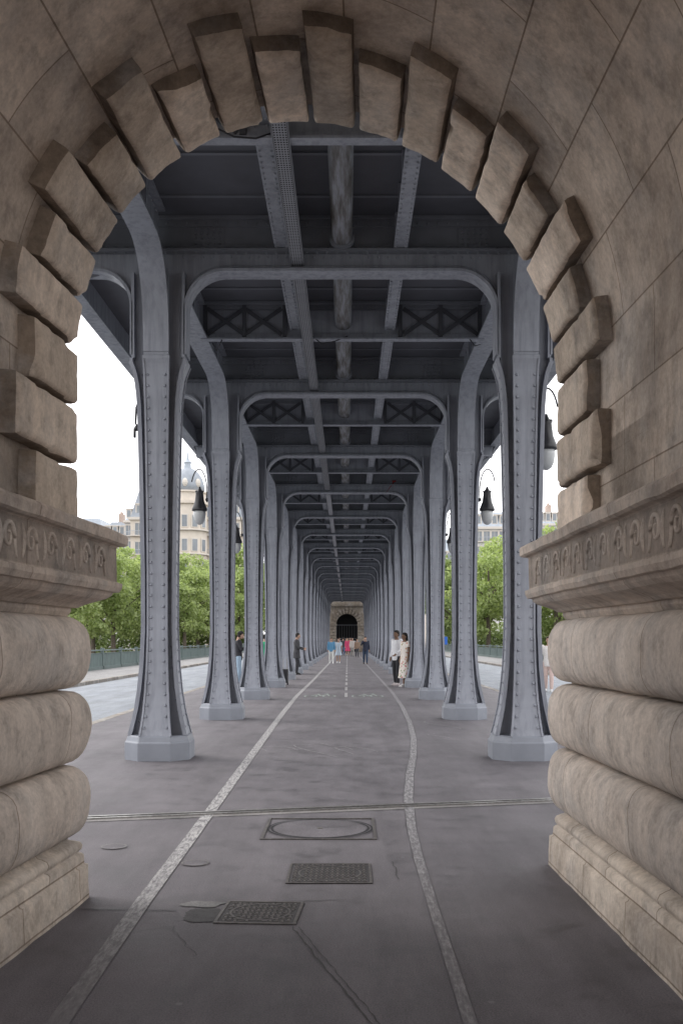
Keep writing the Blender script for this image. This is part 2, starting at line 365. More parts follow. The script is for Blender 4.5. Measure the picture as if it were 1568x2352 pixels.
crack((-.4,5.58),(-.05,5.62),10,.006,.006,3); crack((.30,6.6),(.31,6.1),8,.007,.008,4); crack((-.9,5.1),(-.7,4.6),12,.003,.02,6); crack((-1.2,4.9),(-.9,5.1),9,.003,.02,7)
tag(m.build('pavement_cracks',M['patch']),kind='structure')
# ---------------------------------------------------------------- near stone pavilion
UC=-.08; WA=1.53; FA=1.43; HC=3.05; FB=1.53; PR=.10; H0=2.09
def Wp(u,h,t):
    x0=UC+u; uc=max(-1.6,min(1.6,u))
    k=(-.024+.048*(uc/1.46)) if t>0 else 0
    return (x0+t*k, 6.02+.296*x0-t, h)
cur=[]
for i in range(12): cur.append((-FA,H0+(HC-H0)*i/12,(-1,0)))
for i in range(121):
    th=PI-PI*i/120; nx,nz=math.cos(th)/FA,math.sin(th)/FB; l=math.hypot(nx,nz)
    cur.append((FA*math.cos(th),HC+FB*math.sin(th),(nx/l,nz/l)))
for i in range(1,13): cur.append((FA,HC-(HC-H0)*i/12,(1,0)))
SL=[0]
for a,b in zip(cur,cur[1:]): SL.append(SL[-1]+math.hypot(b[0]-a[0],b[1]-a[1]))
LT=SL[-1]
def P(s,p,t):
    s=max(0,min(LT-1e-6,s)); i=max(0,min(len(SL)-2,int(np.searchsorted(SL,s)-1)))
    f=(s-SL[i])/(SL[i+1]-SL[i]); a,b=cur[i],cur[i+1]
    u=a[0]+(b[0]-a[0])*f; h=a[1]+(b[1]-a[1])*f; nx=a[2][0]+(b[2][0]-a[2][0])*f; nz=a[2][1]+(b[2][1]-a[2][1])*f
    return Wp(u+nx*(PR-p),h+nz*(PR-p),t)
TE=5.3
pav=empty('stone_pavilion',(UC,6,0),'beige carved stone archway framing the whole view, with raised arch blocks and rounded lower courses','archway')
m=MB(); uv=[]; nS=150; nT=16
for i in range(nS+1):
    s=LT*i/nS
    for j in range(nT+1):
        t=TE*j/nT; m.v.append(P(s,0,t)); uv.append((t+ .3,s))
for i in range(nS):
    for j in range(nT): a=i*(nT+1)+j; m.f.append((a,a+1,a+nT+2,a+nT+1))
m.build('vault_lining',M['vault'],pav,True,uv=uv)
m=MB(); uv=[]
OX=3.3; OH=7.3
def outer(u,h):
    dx,dz=u,h-1.5
    k=min(OX/abs(dx) if abs(dx)>1e-6 else 1e9,(OH-1.5)/dz if dz>1e-6 else 1e9); return dx*k,1.5+dz*k
for t in (0,TE):
    for i in range(nS+1):
        s=LT*i/nS; p=P(s,0,t); m.v.append(p); uv.append((p[0],p[2]))
        u=p[0]-UC; ou,oh=outer(u,p[2]); q=Wp(ou,oh,0); q=(q[0],q[1]-t,q[2]); m.v.append(q); uv.append((q[0]+q[1],q[2]))
B=2*(nS+1)
for i in range(nS):
    a=2*i; m.f.append((a,a+1,a+3,a+2)); m.f.append((B+a,B+a+2,B+a+3,B+a+1)); m.f.append((a+1,B+a+1,B+a+3,a+3))
for sd in (-1,1):
    xa,xb=sorted((sd*WA,sd*OX)); n=len(m.v)
    for t in (0.0,TE):
        for (u,h) in ((xa,-.3),(xb,-.3),(xb,2.6),(xa,2.6)):
            p=Wp(u,h,t); m.v.append(p); uv.append((p[0]+p[1],p[2]))
    for f in [(0,3,2,1),(4,5,6,7),(0,1,5,4),(1,2,6,5),(2,3,7,6),(3,0,4,7)]: m.f.append(tuple(n+k for k in f))
m.build('wall',M['vault'],pav,uv=uv)
def block(s0,s1,L,seed,name='voussoir'):
    e=[(0,-.03),(0,.060),(.004,.078),(.011,.090),(.022,.097),(.038,.10)]
    def axis(a,b,nin):
        l=[(a+d,h) for d,h in e]; 
        for k in range(1,nin): l.append((a+.038+(b-a-.076)*k/nin,.10))
        return l+[(b-d,h) for d,h in reversed(e)]
    A=axis(s0+.015,s1-.015,6); T=axis(-.035,L,14)
    m=MB()
    for (s,ha) in A:
        for (t,hb) in T:
            q=Vector(P(s,0,t)); nz=noise.noise(q*5+Vector((seed*3.1,0,0)))*.005+noise.noise(q*17+Vector((seed,0,0)))*.004+noise.noise(q*40+Vector((seed,0,0)))*.002
            h=min(ha,hb)
            ch=max(0,noise.noise(q*6+Vector((seed*1.7,3,0)))-.2)*.07 if h<.1 else 0
            p=P(s+noise.noise(q*9)*.005,h+((nz-ch) if h>0 else 0),t+noise.noise(q*8+Vector((9,0,seed)))*.010); m.v.append(p)
    w_=len(T); mi=[]
    nA=len(A)-1; nTt=w_-1
    for i in range(nA):
        for j in range(nTt):
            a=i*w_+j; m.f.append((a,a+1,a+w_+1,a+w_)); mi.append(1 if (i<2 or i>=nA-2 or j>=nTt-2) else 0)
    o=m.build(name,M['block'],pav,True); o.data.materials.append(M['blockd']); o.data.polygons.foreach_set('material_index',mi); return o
jl=.335; al=(LT/2-3*jl-.02)/8.5
js=[.02,.02+jl,.02+2*jl,.02+3*jl]; 
while len(js)<12: js.append(js[-1]+al)
full=js+[LT-s for s in reversed(js)]
random.seed(3)
for i in range(len(full)-1):
    long=(i%2==1)
    L=(.90 if long else .64)+random.uniform(-.035,.035)
    if i<9: L*=.88
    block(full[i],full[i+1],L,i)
def sweep(prof,side,mat,name,c,extra=0,nz=.0,uvs=1):
    m=MB(); uv=[]
    rows=[]
    for (h,p) in prof:
        pts=[]; cc=c
        T=[TE*(1-k/44)**1.0 for k in range(44)]
        T=[t for t in T if t>cc-p+.02]
        for t in T: pts.append((WA-p,t))
        for k in range(7):
            a=PI/2*k/6; pts.append((WA-p+cc-cc*math.cos(a),-p+cc-cc*math.sin(a)))
        for U in (1.8,2.2,2.7,3.3): pts.append((U,-p))
        rows.append((h,pts))
    L=min(len(r[1]) for r in rows)
    for (h,pts) in rows:
        pts=pts[len(pts)-L:]
        for (u,t) in pts:
            x=Wp(side*u,h,t)
            if t<0: x=(UC+side*u,6.02+.296*(UC+side*u)-t,h)
            q=Vector(x); d=noise.noise(q*4)*nz+noise.noise(q*13)*nz*.5
            x=(x[0]-side*d,x[1],x[2]+d*.5)
            m.v.append(x); uv.append((-t+(u-WA if u>WA else 0)+side*.35+extra,(h-.02)*uvs))
    for i in range(len(rows)-1):
        for j in range(L-1):
            a=i*L+j; f=(a,a+1,a+L+1,a+L); m.f.append(f if side<0 else f[::-1])
    return m.build(name,mat,pav,True,uv=uv)
for side in (-1,1):
    pl=[(-.02,.135),(.0,.135),(.10,.132),(.19,.13),(.195,.118),(.205,.112),(.25,.11),(.262,.10),(.268,.085),(.285,.10),(.305,.105),(.325,.095),(.338,.07),(.345,.05),(.36,.04),(.37,.0)]
    sweep(pl,side,M['plinth'],'plinth',.03,nz=.008)
    edges=[.365,.778,1.195,1.61]
    for k in range(3):
        a,b=edges[k],edges[k+1]; pr=[]
        for i in range(17):
            th=-PI/2+PI*i/16; z=(a+b)/2+(b-a-.008)/2*math.copysign(abs(math.sin(th))**.85,math.sin(th)); pr.append((z,-.01+.162*max(0,math.cos(th))**.58))
        sweep(pr,side,M['course'],'rounded_course',.10,extra=[0,.6,.2][k]*1.0,nz=.012)
    im=[(1.60,.0),(1.605,.04),(1.63,.055),(1.65,.055),(1.653,.085),(1.67,.11),(1.69,.16),(1.705,.20),(1.725,.225),(1.745,.235),(1.748,.262),(1.775,.275),(1.80,.275),(1.803,.258),(1.81,.25),(2.01,.25),(2.017,.258),(2.02,.285),(2.03,.30),(2.075,.305),(2.09,.295),(2.10,.27),(2.125,.08),(2.14,-.02)]
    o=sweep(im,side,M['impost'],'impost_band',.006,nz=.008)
    o.data.polygons.foreach_set('use_smooth',[False]*len(o.data.polygons))
    m=MB(); t=.0; 
    while t<5.0:
        def Q(dt,z,p=.250): return Wp(side*(WA-p),z,t+dt)
        pts=[]; rr=[]
        for q_ in range(6):
            x=q_/5; pts.append(Q(.02+.025*math.sin(x*PI*.5),1.83+.09*x)); rr.append(.007+.004*x)
        for k in range(21):
            a=PI-k*.42; R=.062*(1-k/25)
            pts.append(Q(.107+R*math.cos(a),1.92+R*1.12*math.sin(a))); rr.append(.0125*(1-k/34))
        m.tube(pts,rr,7)
        m.tube([Q(.205-.018*math.sin(x*PI),1.835+.155*x) for x in [i/5 for i in range(6)]],[.004,.009,.012,.012,.008,.003],6)
        t+=.25
    m.build('scroll_ornament',M['carve'],o,True)
for c in kids(pav): c.location=(-UC,-6,0)
# ---------------------------------------------------------------- iron columns
PITCH=6.2; Y0=12.45; NR=18; HX=2.26
WF=.155; WB=.05; FT=.035
def section(ax,ay,wf):
    q=[]
    q+=[(ax,-wf),(ax,wf),(ax-FT,wf),(ax-FT,WB),(WB,WB),(WB,ay-FT),(wf,ay-FT),(wf,ay)]
    q+=[(-wf,ay),(-wf,ay-FT),(-WB,ay-FT),(-WB,WB),(-ax+FT,WB),(-ax+FT,wf),(-ax,wf)]
    q+=[(-ax,-wf),(-ax+FT,-wf),(-ax+FT,-WB),(-WB,-WB),(-WB,-ay+FT),(-wf,-ay+FT),(-wf,-ay)]
    q+=[(wf,-ay),(wf,-ay+FT),(WB,-ay+FT),(WB,-WB),(ax-FT,-WB),(ax-FT,-wf)]
    return q
def make_column():
    r=empty('iron_column',(0,0,0),'x','iron column','riveted iron columns of the viaduct')
    m=MB(); c=.40; k=.20
    oc=[(c,-k),(c,k),(k,c),(-k,c),(-c,k),(-c,-k),(-k,-c),(k,-c)]
    rings=[(0,1.),(.02,1.),(.21,1.),(.225,.985),(.23,.96),(.285,.925),(.30,.88)]
    n=8; vs=[]; fs=[]
    for (z,s) in rings: vs+=[(x*s,y*s,z) for x,y in oc]
    for i in range(len(rings)-1):
        for j in range(n): fs.append((i*n+j,i*n+(j+1)%n,(i+1)*n+(j+1)%n,(i+1)*n+j))
    fs.append(tuple(range((len(rings)-1)*n,len(rings)*n))); m.add(vs,fs); m.build('base',M['ironb'],r,bevel=.008)
    prof=[(.295,.352,.352,.20),(.36,.335,.335,.19),(.46,.312,.312,.178),(.62,.278,.278,.163),(.85,.245,.245,.148),(1.15,.218,.218,.134),(1.6,.200,.200,.125),(2.3,.202,.202,.125),(3.2,.216,.216,.132),(4.0,.234,.234,.142),(4.35,.244,.244,.148),(4.5,.254,.252,.153),(4.65,.272,.26,.155),(4.78,.298,.268,.158),(4.86,.325,.28,.162),(4.91,.345,.292,.166),(4.95,.345,.295,.166),(4.96,.33,.28,.155)]
    m=MB(); vs=[]; fs=[]
    n=len(section(1,1,.1))
    for (z,ax,ay,wf) in prof: vs+=[(x,y,z) for x,y in section(ax,ay,wf)]
    for i in range(len(prof)-1):
        for j in range(n): fs.append((i*n+j,i*n+(j+1)%n,(i+1)*n+(j+1)%n,(i+1)*n+j))
    m.add(vs,fs)
    def ext(z,kx):
        for a,b in zip(prof,prof[1:]):
            if a[0]<=z<=b[0]:
                f=(z-a[0])/(b[0]-a[0]+1e-9); return a[kx]+(b[kx]-a[kx])*f
        return .25
    for i in range(len(prof)-3):
        a,b=prof[i],prof[i+1]
        for s in (-1,1):
            for sx in (-1,1):
                m.bar((sx*(a[3]-.012),s*(a[2]+.005),a[0]),(sx*(b[3]-.012),s*(b[2]+.005),b[0]),.022,.022,(0,1,0))
                m.bar((s*(a[1]+.005),sx*(a[3]-.012),a[0]),(s*(b[1]+.005),sx*(b[3]-.012),b[0]),.022,.022,(1,0,0))
    z=.40
    while z<4.85:
        ax=ext(z,1); ay=ext(z,2); wf=ext(z,3)-.048
        for s in (-1,1):
            for w_ in (-wf,wf):
                m.rivet((w_,s*ay,z),(0,s,0),.021,.022); m.rivet((s*ax,w_,z),(s,0,0),.021,.022)
        for s in (-1,1):
            m.rivet((s*(ax-.075),-WB,z+.05),(0,-1,0),.015,.012); m.rivet((s*WB,-(ay-.075),z+.05),(s,0,0),.015,.012)
        z+=.135
    for sx in (-1,1):
        m.box(sx*WB if sx>0 else -WB-.05, WB+.05 if sx>0 else -WB,-WB-.05,-WB+.002,.32,4.8)
    m.build('shaft',M['iron'],r)
    m=MB(); hz=[(4.96,.325,.275),(5.3,.33,.275),(6.02,.33,.275)]; vs=[]; fs=[]
    for (z,ax,ay) in hz: vs+=[(x,y,z) for x,y in section(ax,ay,.15)]
    for i in range(2):
        for j in range(n): fs.append((i*n+j,i*n+(j+1)%n,(i+1)*n+(j+1)%n,(i+1)*n+j))
    m.add(vs,fs); z=5.05
    while z<5.6:
        for w_ in (-.115,.115): m.rivet((w_,-.275,z),(0,-1,0)); 
        z+=.11
    m.build('head',M['iron'],r)
    return r
proto=make_column(); pk=kids(proto)
for k in range(NR):
    for si,(sd,sn) in enumerate(((-1,'left'),(1,'right'))):
        if k==0 and si==0: c=proto
        else:
            c=proto.copy(); COL.objects.link(c)
            for ch in pk: d=ch.copy(); COL.objects.link(d); d.parent=c
        c.location=(AX+sd*HX,Y0+PITCH*k,0)
        c['label']=f'{ORD[k]} riveted blue grey iron column of the {sn} row, counted from the stone arch'
# ---------------------------------------------------------------- portal frames
def curve_in():
    R=.50; a=HX-.33; pts=[(-a,5.0),(-a,5.3)]
    for i in range(15):
        t=PI-PI/2*i/14; pts.append((-a+R+R*math.cos(t),6.05-R+R*math.sin(t)))
    pts+= [(-x,z) for x,z in reversed(pts)]
    return pts
def curve_out(s):
    R=.45; a=HX+.33; pts=[(a,5.0),(a,5.3)]
    for i in range(15):
        t=PI-PI/2*i/14; pts.append((a+R+R*math.cos(t),6.05-R+R*math.sin(t)))
    pts.append((3.68,6.05)); return [(s*x,z) for x,z in pts]
def flange(m,pts,hw,th,ax='x',const=0):
    vs=[]; n=len(pts)
    for i,p in enumerate(pts):
        a=pts[max(i-1,0)]; b=pts[min(i+1,n-1)]
        d=Vector((b[0]-a[0],b[1]-a[1])).normalized(); nn=Vector((-d.y,d.x))*th/2
        for (o,y) in ((1,-hw),(1,hw),(-1,hw),(-1,-hw)):
            q=(p[0]+nn.x*o,p[1]+nn.y*o)
            vs.append((q[0],y,q[1]) if ax=='x' else (const+y,q[0],q[1]))
    fs=[]
    for i in range(n-1):
        for j in range(4): fs.append((i*4+j,i*4+(j+1)%4,(i+1)*4+(j+1)%4,(i+1)*4+j))
    fs.append((3,2,1,0)); fs.append(tuple((n-1)*4+j for j in range(4)))
    m.add(vs,fs)
def webstrip(m,pts,ztop,y0,y1,ax='x',const=0):
    for a,b in zip(pts,pts[1:]):
        if abs(a[0]-b[0])<1e-6: continue
        lo,hi=(a,b) if a[0]<b[0] else (b,a)
        if ax=='x': m.add([(lo[0],y0,lo[1]),(hi[0],y0,hi[1]),(hi[0],y0,ztop),(lo[0],y0,ztop),(lo[0],y1,lo[1]),(hi[0],y1,hi[1]),(hi[0],y1,ztop),(lo[0],y1,ztop)],[(0,1,2,3),(7,6,5,4),(0,4,5,1)])
        else: m.add([(const+y0,lo[0],lo[1]),(const+y0,hi[0],hi[1]),(const+y0,hi[0],ztop),(const+y0,lo[0],ztop),(const+y1,lo[0],lo[1]),(const+y1,hi[0],hi[1]),(const+y1,hi[0],ztop),(const+y1,lo[0],ztop)],[(3,2,1,0),(4,5,6,7),(1,5,4,0)])
def offcurve(ci,d_,y):
    pts=[]
    for i,(x,z) in enumerate(ci):
        a=ci[max(i-1,0)]; b=ci[min(i+1,len(ci)-1)]; d=Vector((b[0]-a[0],b[1]-a[1])).normalized(); pts.append((x-d.y*d_,y,z+d.x*d_))
    return pts
def make_portal():
    r=empty('portal_beam',(0,0,0),'x','cross beam','riveted cross beams spanning the colonnade')
    ci=curve_in(); m=MB(); webstrip(m,ci,6.28,-.03,.03)
    for s in (-1,1):
        webstrip(m,curve_out(s),6.28,-.03,.03); a,b=sorted((s*(HX-.33),s*(HX+.33))); m.box(a,b,-.03,.03,5.0,6.28)
    m.build('arched_web',M['iron'],r)
    m=MB(); flange(m,ci,.15,.035); 
    for s in (-1,1): flange(m,curve_out(s),.15,.035)
    m.build('curved_flange',M['iron'],r)
    m=MB(); m.tube(offcurve(ci,.075,-.036),.016,6)
    for i in range(int(3.9/.115)): m.rivet((-1.95+.115*i,-.03,6.245),(0,-1,0),.018,.018)
    m.build('bead',M['iron'],r)
    m=MB(); m.box(-3.68,3.68,-.025,.025,6.28,6.735)
    for z0,z1,hw in ((6.28,6.31,.16),(6.70,6.733,.12)): m.box(-3.68,3.68,-hw,hw,z0,z1)
    m.box(-3.6,3.6,-.055,-.024,6.312,6.39); m.box(-3.6,3.6,-.055,-.024,6.62,6.698)
    i=-3.55
    while i<3.55:
        m.rivet((i,-.055,6.355),(0,-1,0),.019,.02); m.rivet((i,-.055,6.66),(0,-1,0),.019,.02); m.rivet((i,-.10,6.28),(0,0,-1),.019,.02); i+=.125
    for cx in (-1.66,1.66):
        m.box(cx-.2,cx+.2,-.04,-.024,6.392,6.618)
        for a in range(5):
            for b in range(4): m.rivet((cx-.15+.075*a,-.04,6.415+.06*b),(0,-1,0),.02,.02)
    for cx in (-3.0,-.73,.73,3.0): m.box(cx-.03,cx+.03,-.1,-.024,6.312,6.70)
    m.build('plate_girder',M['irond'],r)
    for s in (-1,1):
        m=MB(); pts=[]
        for k in range(22):
            a=k*.42; R=.17*(1-k/26)+.01; pts.append((s*(3.45+R*math.cos(a)),-.0,6.5-.36+R*math.sin(a)))
        m.tube(pts,.02,6); m.tube([(s*2.95,0,6.08),(s*3.2,0,6.0),(s*3.45,0,5.95),(s*3.68,0,6.1),(s*3.74,0,6.3)],.03,6)
        m.build('scroll_bracket',M['irond'],r,True)
    return r
pp=make_portal(); ppk=kids(pp)
for k in range(NR):
    if k==0: c=pp
    else:
        c=pp.copy(); COL.objects.link(c)
        for ch in ppk: d=ch.copy(); COL.objects.link(d); d.parent=c
    c.location=(AX,Y0+PITCH*k,0); c['label']=f'{ORD[k]} riveted plate cross beam with rounded corners, counted from the stone arch'
def make_lattice():
    r=empty('lattice_girder',(0,0,0),'x','lattice girder','lattice girders halfway between the columns')
    m=MB(); m.box(-2.2,2.2,-.07,.07,6.15,6.175); m.box(-2.2,2.2,-.012,.012,6.17,6.24); m.build('bottom_tie',M['iron'],r)
    m=MB(); m.box(-2.2,2.2,-.10,.10,6.70,6.733); m.box(-2.2,2.2,-.012,.012,6.63,6.705)
    i=-2.1
    while i<2.1: m.rivet((i,-.012,6.665),(0,-1,0),.013); i+=.12
    m.build('top_chord',M['irond'],r)
    for s in (-1,1):
        m=MB()
        for j in range(2):
            a=s*(.95+.58*j); b=s*(.95+.58*(j+1))
            m.bar((a,-.02,6.235),(b,-.02,6.645),.06,.014,(0,1,0)) ; m.bar((b,-.01,6.235),(a,-.01,6.645),.06,.014,(0,1,0))
        for x in (.9,1.53,2.14): m.box(s*x-.03,s*x+.03,-.034,.03,6.2,6.69)
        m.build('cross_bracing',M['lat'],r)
    m=MB(); m.box(-2.2,2.2,.035,.05,6.24,6.63); m.build('back_plate',M['iron'],r)
    return r
lp=make_lattice(); lpk=kids(lp)
for k in range(-1,NR-1):
    if k==-1: c=lp
    else:
        c=lp.copy(); COL.objects.link(c)
        for ch in lpk: d=ch.copy(); COL.objects.link(d); d.parent=c
    c.location=(AX,Y0+PITCH*(k+.5),0); c['label']=f'{ORD[k+1]} lattice girder with crossed bars under the deck, counted from the stone arch'
def lcurve(L0,L1,left=True,right=True):
    pts=[]
    a,b=.95,1.12; zt=6.18
    if left:
        pts+= [(L0,5.0)]
        for i in range(17):
            t=PI/2*i/16; pts.append((L0+a-a*math.cos(t)**.8 if i<16 else L0+a, zt-b+b*math.sin(t)**.85))
    else: pts.append((L0,zt))
    if right:
        q=[(L1,5.0)]
        for i in range(17):
            t=PI/2*i/16; q.append((L1-a+a*math.cos(t)**.8 if i<16 else L1-a, zt-b+b*math.sin(t)**.85))
        pts+=q[::-1]
    else: pts.append((L1,zt))
    return pts
def make_arcade(L0,L1,left=True):
    r=empty('arcade_girder',(0,0,0),'x','arched girder','arched girders linking the columns lengthwise')
    pts=lcurve(L0,L1,left); m=MB(); webstrip(m,pts,6.73,-.03,.03,'y',0); m.build('web',M['iron'],r)
    m=MB(); flange(m,pts,.155,.035,'y',0)
    m.build('curved_flange',M['iron'],r)
    m=MB()
    for s in (-1,1):
        y=L0+.1
        while y<L1-.1:
            m.rivet((s*.03,y,6.27),(s,0,0),.018,.018); m.rivet((s*.03,y,6.66),(s,0,0),.018,.018)
            y+=.14
        a,b=sorted((s*.03,s*.12)); m.box(a,b,L0+.05,L1-.05,6.69,6.729); m.box(min(s*.03,s*.05),max(s*.03,s*.05),L0+.05,L1-.05,6.30,6.34)
        for f in (.2,.35,.5,.65,.8):
            yy=L0+(L1-L0)*f; m.box(min(s*.03,s*.09),max(s*.03,s*.09),yy-.03,yy+.03,6.345,6.685)
    m.build('stiffener_rivets',M['iron'],r)
    return r
ag=make_arcade(.27,PITCH-.27); agk=kids(ag); first=True
a0=make_arcade(-5.3,-.27,False); a0k=kids(a0)
for si,(sd,sn) in enumerate(((-1,'left'),(1,'right'))):
    for k in range(-1,NR-1):
        if k==-1:
            c=a0
            if si==1:
                c=a0.copy(); COL.objects.link(c)
                for ch in a0k: d=ch.copy(); COL.objects.link(d); d.parent=c
            c.location=(AX+sd*HX,Y0,0)
        else:
            c=ag
            if not first:
                c=ag.copy(); COL.objects.link(c)
                for ch in agk: d=ch.copy(); COL.objects.link(d); d.parent=c
            first=False; c.location=(AX+sd*HX,Y0+PITCH*k,0)
        c['label']=f'{ORD[k+1]} lengthwise arched girder above the {sn} column row, counted from the stone arch'
YE=Y0+PITCH*(NR-1)+4
deck=empty('viaduct_deck',(AX,60,6.74),'dark underside of the railway deck above the walkway, with riveted stringers','railway deck')
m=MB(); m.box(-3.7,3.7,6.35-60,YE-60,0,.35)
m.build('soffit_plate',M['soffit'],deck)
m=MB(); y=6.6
while y<YE:
    m.box(-2.2,2.2,y-60,y-60+.05,-.022,-.002); y+=1.033
m.build('plate_joints',M['irond'],deck)
for s in (-1,1):
    m=MB(); x=s*.735; m.box(x-.012,x+.012,6.4-60,YE-60,-.40,-.003); m.box(x-.085,x+.085,6.4-60,YE-60,-.42,-.401)
    m.box(x-.06,x-.013,6.4-60,YE-60,-.40,-.385);
    y=6.5
    while y<45:
        for o_ in (-.06,.06): m.rivet((x+o_,y-60,-.42),(0,0,-1),.018,.018)
        m.rivet((x-s*.012,y-60,-.34),(-s,0,0),.016,.014); m.rivet((x-s*.012,y-60,-.10),(-s,0,0),.016,.014); y+=.12
    y=6.8
    while y<70:
        m.box(min(x,x-s*.07),max(x,x-s*.07),y-60,y-60+.04,-.38,-.01); y+=.775
    m.build('stringer',M['iron'],deck)
    m=MB(); x=s*3.74; m.box(x-.04,x+.04,6.35-60,YE-60,-.42,.5); m.box(x-.12,x+.12,6.35-60,YE-60,-.45,-.421); m.box(x-.14,x+.14,6.35-60,YE-60,.5,.56)
    m.build('edge_girder',M['iron'],deck)
tr=empty('cable_tray',(-.62+0,60,6.12),'long perforated metal cable tray slung under the deck left of centre','cable tray')
m=MB(); m.box(-.075,.075,6.4-60,YE-60,0,.012); m.box(-.08,-.068,6.4-60,YE-60,-.0,.05); m.box(.068,.08,6.4-60,YE-60,0,.05)
m.build('channel',M['tray'],tr)
m=MB(); y=6.5
while y<32:
    for o_ in (-.054,-.027,0,.027,.054): m.add([(o_-.008,y-60,-.0015),(o_+.008,y-60,-.0015),(o_+.008,y-60+.022,-.0015),(o_-.008,y-60+.022,-.0015)],[(3,2,1,0)])
    y+=.045
m.build('perforations',M['dark'],tr)
m=MB(); y=9.4
while y<YE: m.box(-.22,.30,y-60,y-60+.035,.055,.075); m.bar((-.1,y-60+.017,.07),(-.1,y-60+.017,.6),.015,.015); m.bar((.1,y-60+.017,.07),(.1,y-60+.017,.6),.015,.015); y+=3.1
m.build('hanger',M['irond'],tr)
m=MB(); m.tube([(-.02,6.4-60,.03),(-.02,YE-60,.03)],.02,6); m.tube([(.035,6.4-60,.028),(.035,YE-60,.028)],.014,6); m.build('cable_bundle',M['cable'],tr)
def make_trough(L):
    r=empty('drain_trough',(0,0,0),'x','drain trough','stained drain troughs under the deck')
    m=MB(); n=12; vs=[];
    for y in (0,L):
        for i in range(n+1):
            t=PI*i/n; vs.append((-.125*math.cos(t),y,.12-.13*math.sin(t)**.6))
    m.add(vs,[(i,i+1,n+2+i,n+1+i) for i in range(n)]); 
    for s in (-1,1): m.box(s*.125-.006,s*.125+.006,0,L,.12,.36)
    m.build('channel',M['trough'],r,True)
    for y0 in (0.,L-.06):
        m=MB(); vs=[]
        for y in (y0,y0+.06):
            for i in range(n+1):
                t=PI*i/n; vs.append((-.155*math.cos(t),y,.12-.16*math.sin(t)**.6))
        m.add(vs,[(i,i+1,n+2+i,n+1+i) for i in range(n)]+[tuple(range(n+1)),tuple(range(2*n+1,n,-1))])
        m.build('end_collar',M['irond'],r)
    return r
tp=make_trough(5.85); tpk=kids(tp)
for k in range(-1,NR-1):
    c=tp
    if k>-1:
        c=tp.copy(); COL.objects.link(c)
        for ch in tpk: d=ch.copy(); COL.objects.link(d); d.parent=c
    c.location=(AX+.01,Y0+PITCH*k+.18,6.33); c['label']=f'{ORD[k+1]} stained drain trough along the middle of the ceiling, counted from the stone arch'
def wire(pts,lab):
    m=MB(); m.tube(pts,.009,6); tag(m.build('loose_cable',M['cable'],None,True),lab,'cable','loose cables under the deck')
wire([(-1.45,9.0,6.3),(-1.3,9.1,6.2),(-1.05,9.2,6.12),(-.85,9.25,6.13),(-.72,9.3,6.2)],'drooping black cable left of the tray, nearest the stone arch')
wire([(-.55,15.5,6.2),(-.4,15.5,6.08),(-.2,15.5,6.12),(0,15.5,6.2)],'short looped black cable right of the tray at the second lattice girder')
wire([(-1.95,15.5,6.15),(-2.05,15.6,6.0),(-2.1,15.7,6.1),(-2.15,15.8,6.2)],'little black cable loop beside the second left column head')
wire([(1.9,15.5,6.15),(1.98,15.5,6.05),(2.08,15.6,6.1)],'little black cable loop beside the second right column head')
m=MB(); m.tube([(1.5,31,6.43),(1.45,31,6.4),(1.4,31,6.42),(1.42,31,6.36),(1.3,31,6.2),(1.2,31,6.05)],[.02,.035,.03,.02,.008,.005],7)
tag(m.build('red_streamer',plain('red_cloth',(.30,.03,.03),.8),None,True),'small red streamer caught on a ceiling beam on the right','streamer')
# ---------------------------------------------------------------- lamps
def make_lamp(full=True):
    r=empty('hanging_lamp',(0,0,0),'x','hanging lamp','globe lamps hanging outside the columns')
    m=MB()
    arc=[(-.14+.15*(1-math.cos(a)),0,4.25+.42*math.sin(a)) for a in [i*PI/14 for i in range(13)]]
    m.tube([(-.14,0,4.05)]+arc,.012,6); m.tube([(-.32,0,4.1),(-.14,0,4.08)],.018,6); m.ball((-.14,0,4.1),.035,8,5)
    m.build('bracket',M['black'],r,True)
    m=MB(); m.loft([(0,0,4.34,.015,.015),(0,0,4.30,.03,.03),(0,0,4.25,.06,.06),(0,0,4.24,.08,.08),(0,0,4.22,.07,.07),(0,0,4.06,.09,.09),(0,0,3.97,.125,.125),(0,0,3.92,.145,.145),(0,0,3.89,.14,.14),(0,0,3.88,.12,.12)],16)
    for k in range(8): m.ball((.07*math.cos(k*PI/4),.07*math.sin(k*PI/4),4.255),.014,6,4)
    m.build('cap',M['black'],r,True)
    m=MB(); m.loft([(0,0,3.885,.115,.115),(0,0,3.82,.118,.118),(0,0,3.73,.10,.10),(0,0,3.66,.07,.07),(0,0,3.63,.025,.025)],16); m.build('globe',M['glass_w'],r,True)
    return r
lampp=make_lamp(); lk=kids(lampp); first=True
for k in range(0,9):
    for sd,sn in ((1,'right'),(-1,'left')):
        if k==0 and sd==-1:
            r=empty('lamp_bracket',(AX-(HX+.31),Y0+.1,0),'bare black lamp bracket on the outer side of the first left column','lamp bracket')
            m=MB(); m.tube([(.15,0,4.12),(.02,0,4.15),(-.02,0,4.2),(-.01,0,4.4),(.05,0,4.55),(.12,0,4.6)],.014,6); m.ball((0,0,4.14),.04,8,5); m.tube([(-.03,0,4.14),(-.03,0,4.02)],.018,6); m.build('bracket_arm',M['black'],r,True); continue
        c=lampp
        if not first:
            c=lampp.copy(); COL.objects.link(c)
            for ch in lk: d=ch.copy(); COL.objects.link(d); d.parent=c
        first=False
        c.location=(AX+sd*(HX+(.43 if k else .34)),Y0+PITCH*k+(.0 if k else .2),0); c.rotation_euler=(0,0,0 if sd>0 else PI)
        c['label']=f'black capped globe lamp hanging outside the {ORD[k]} {sn} column from the stone arch'
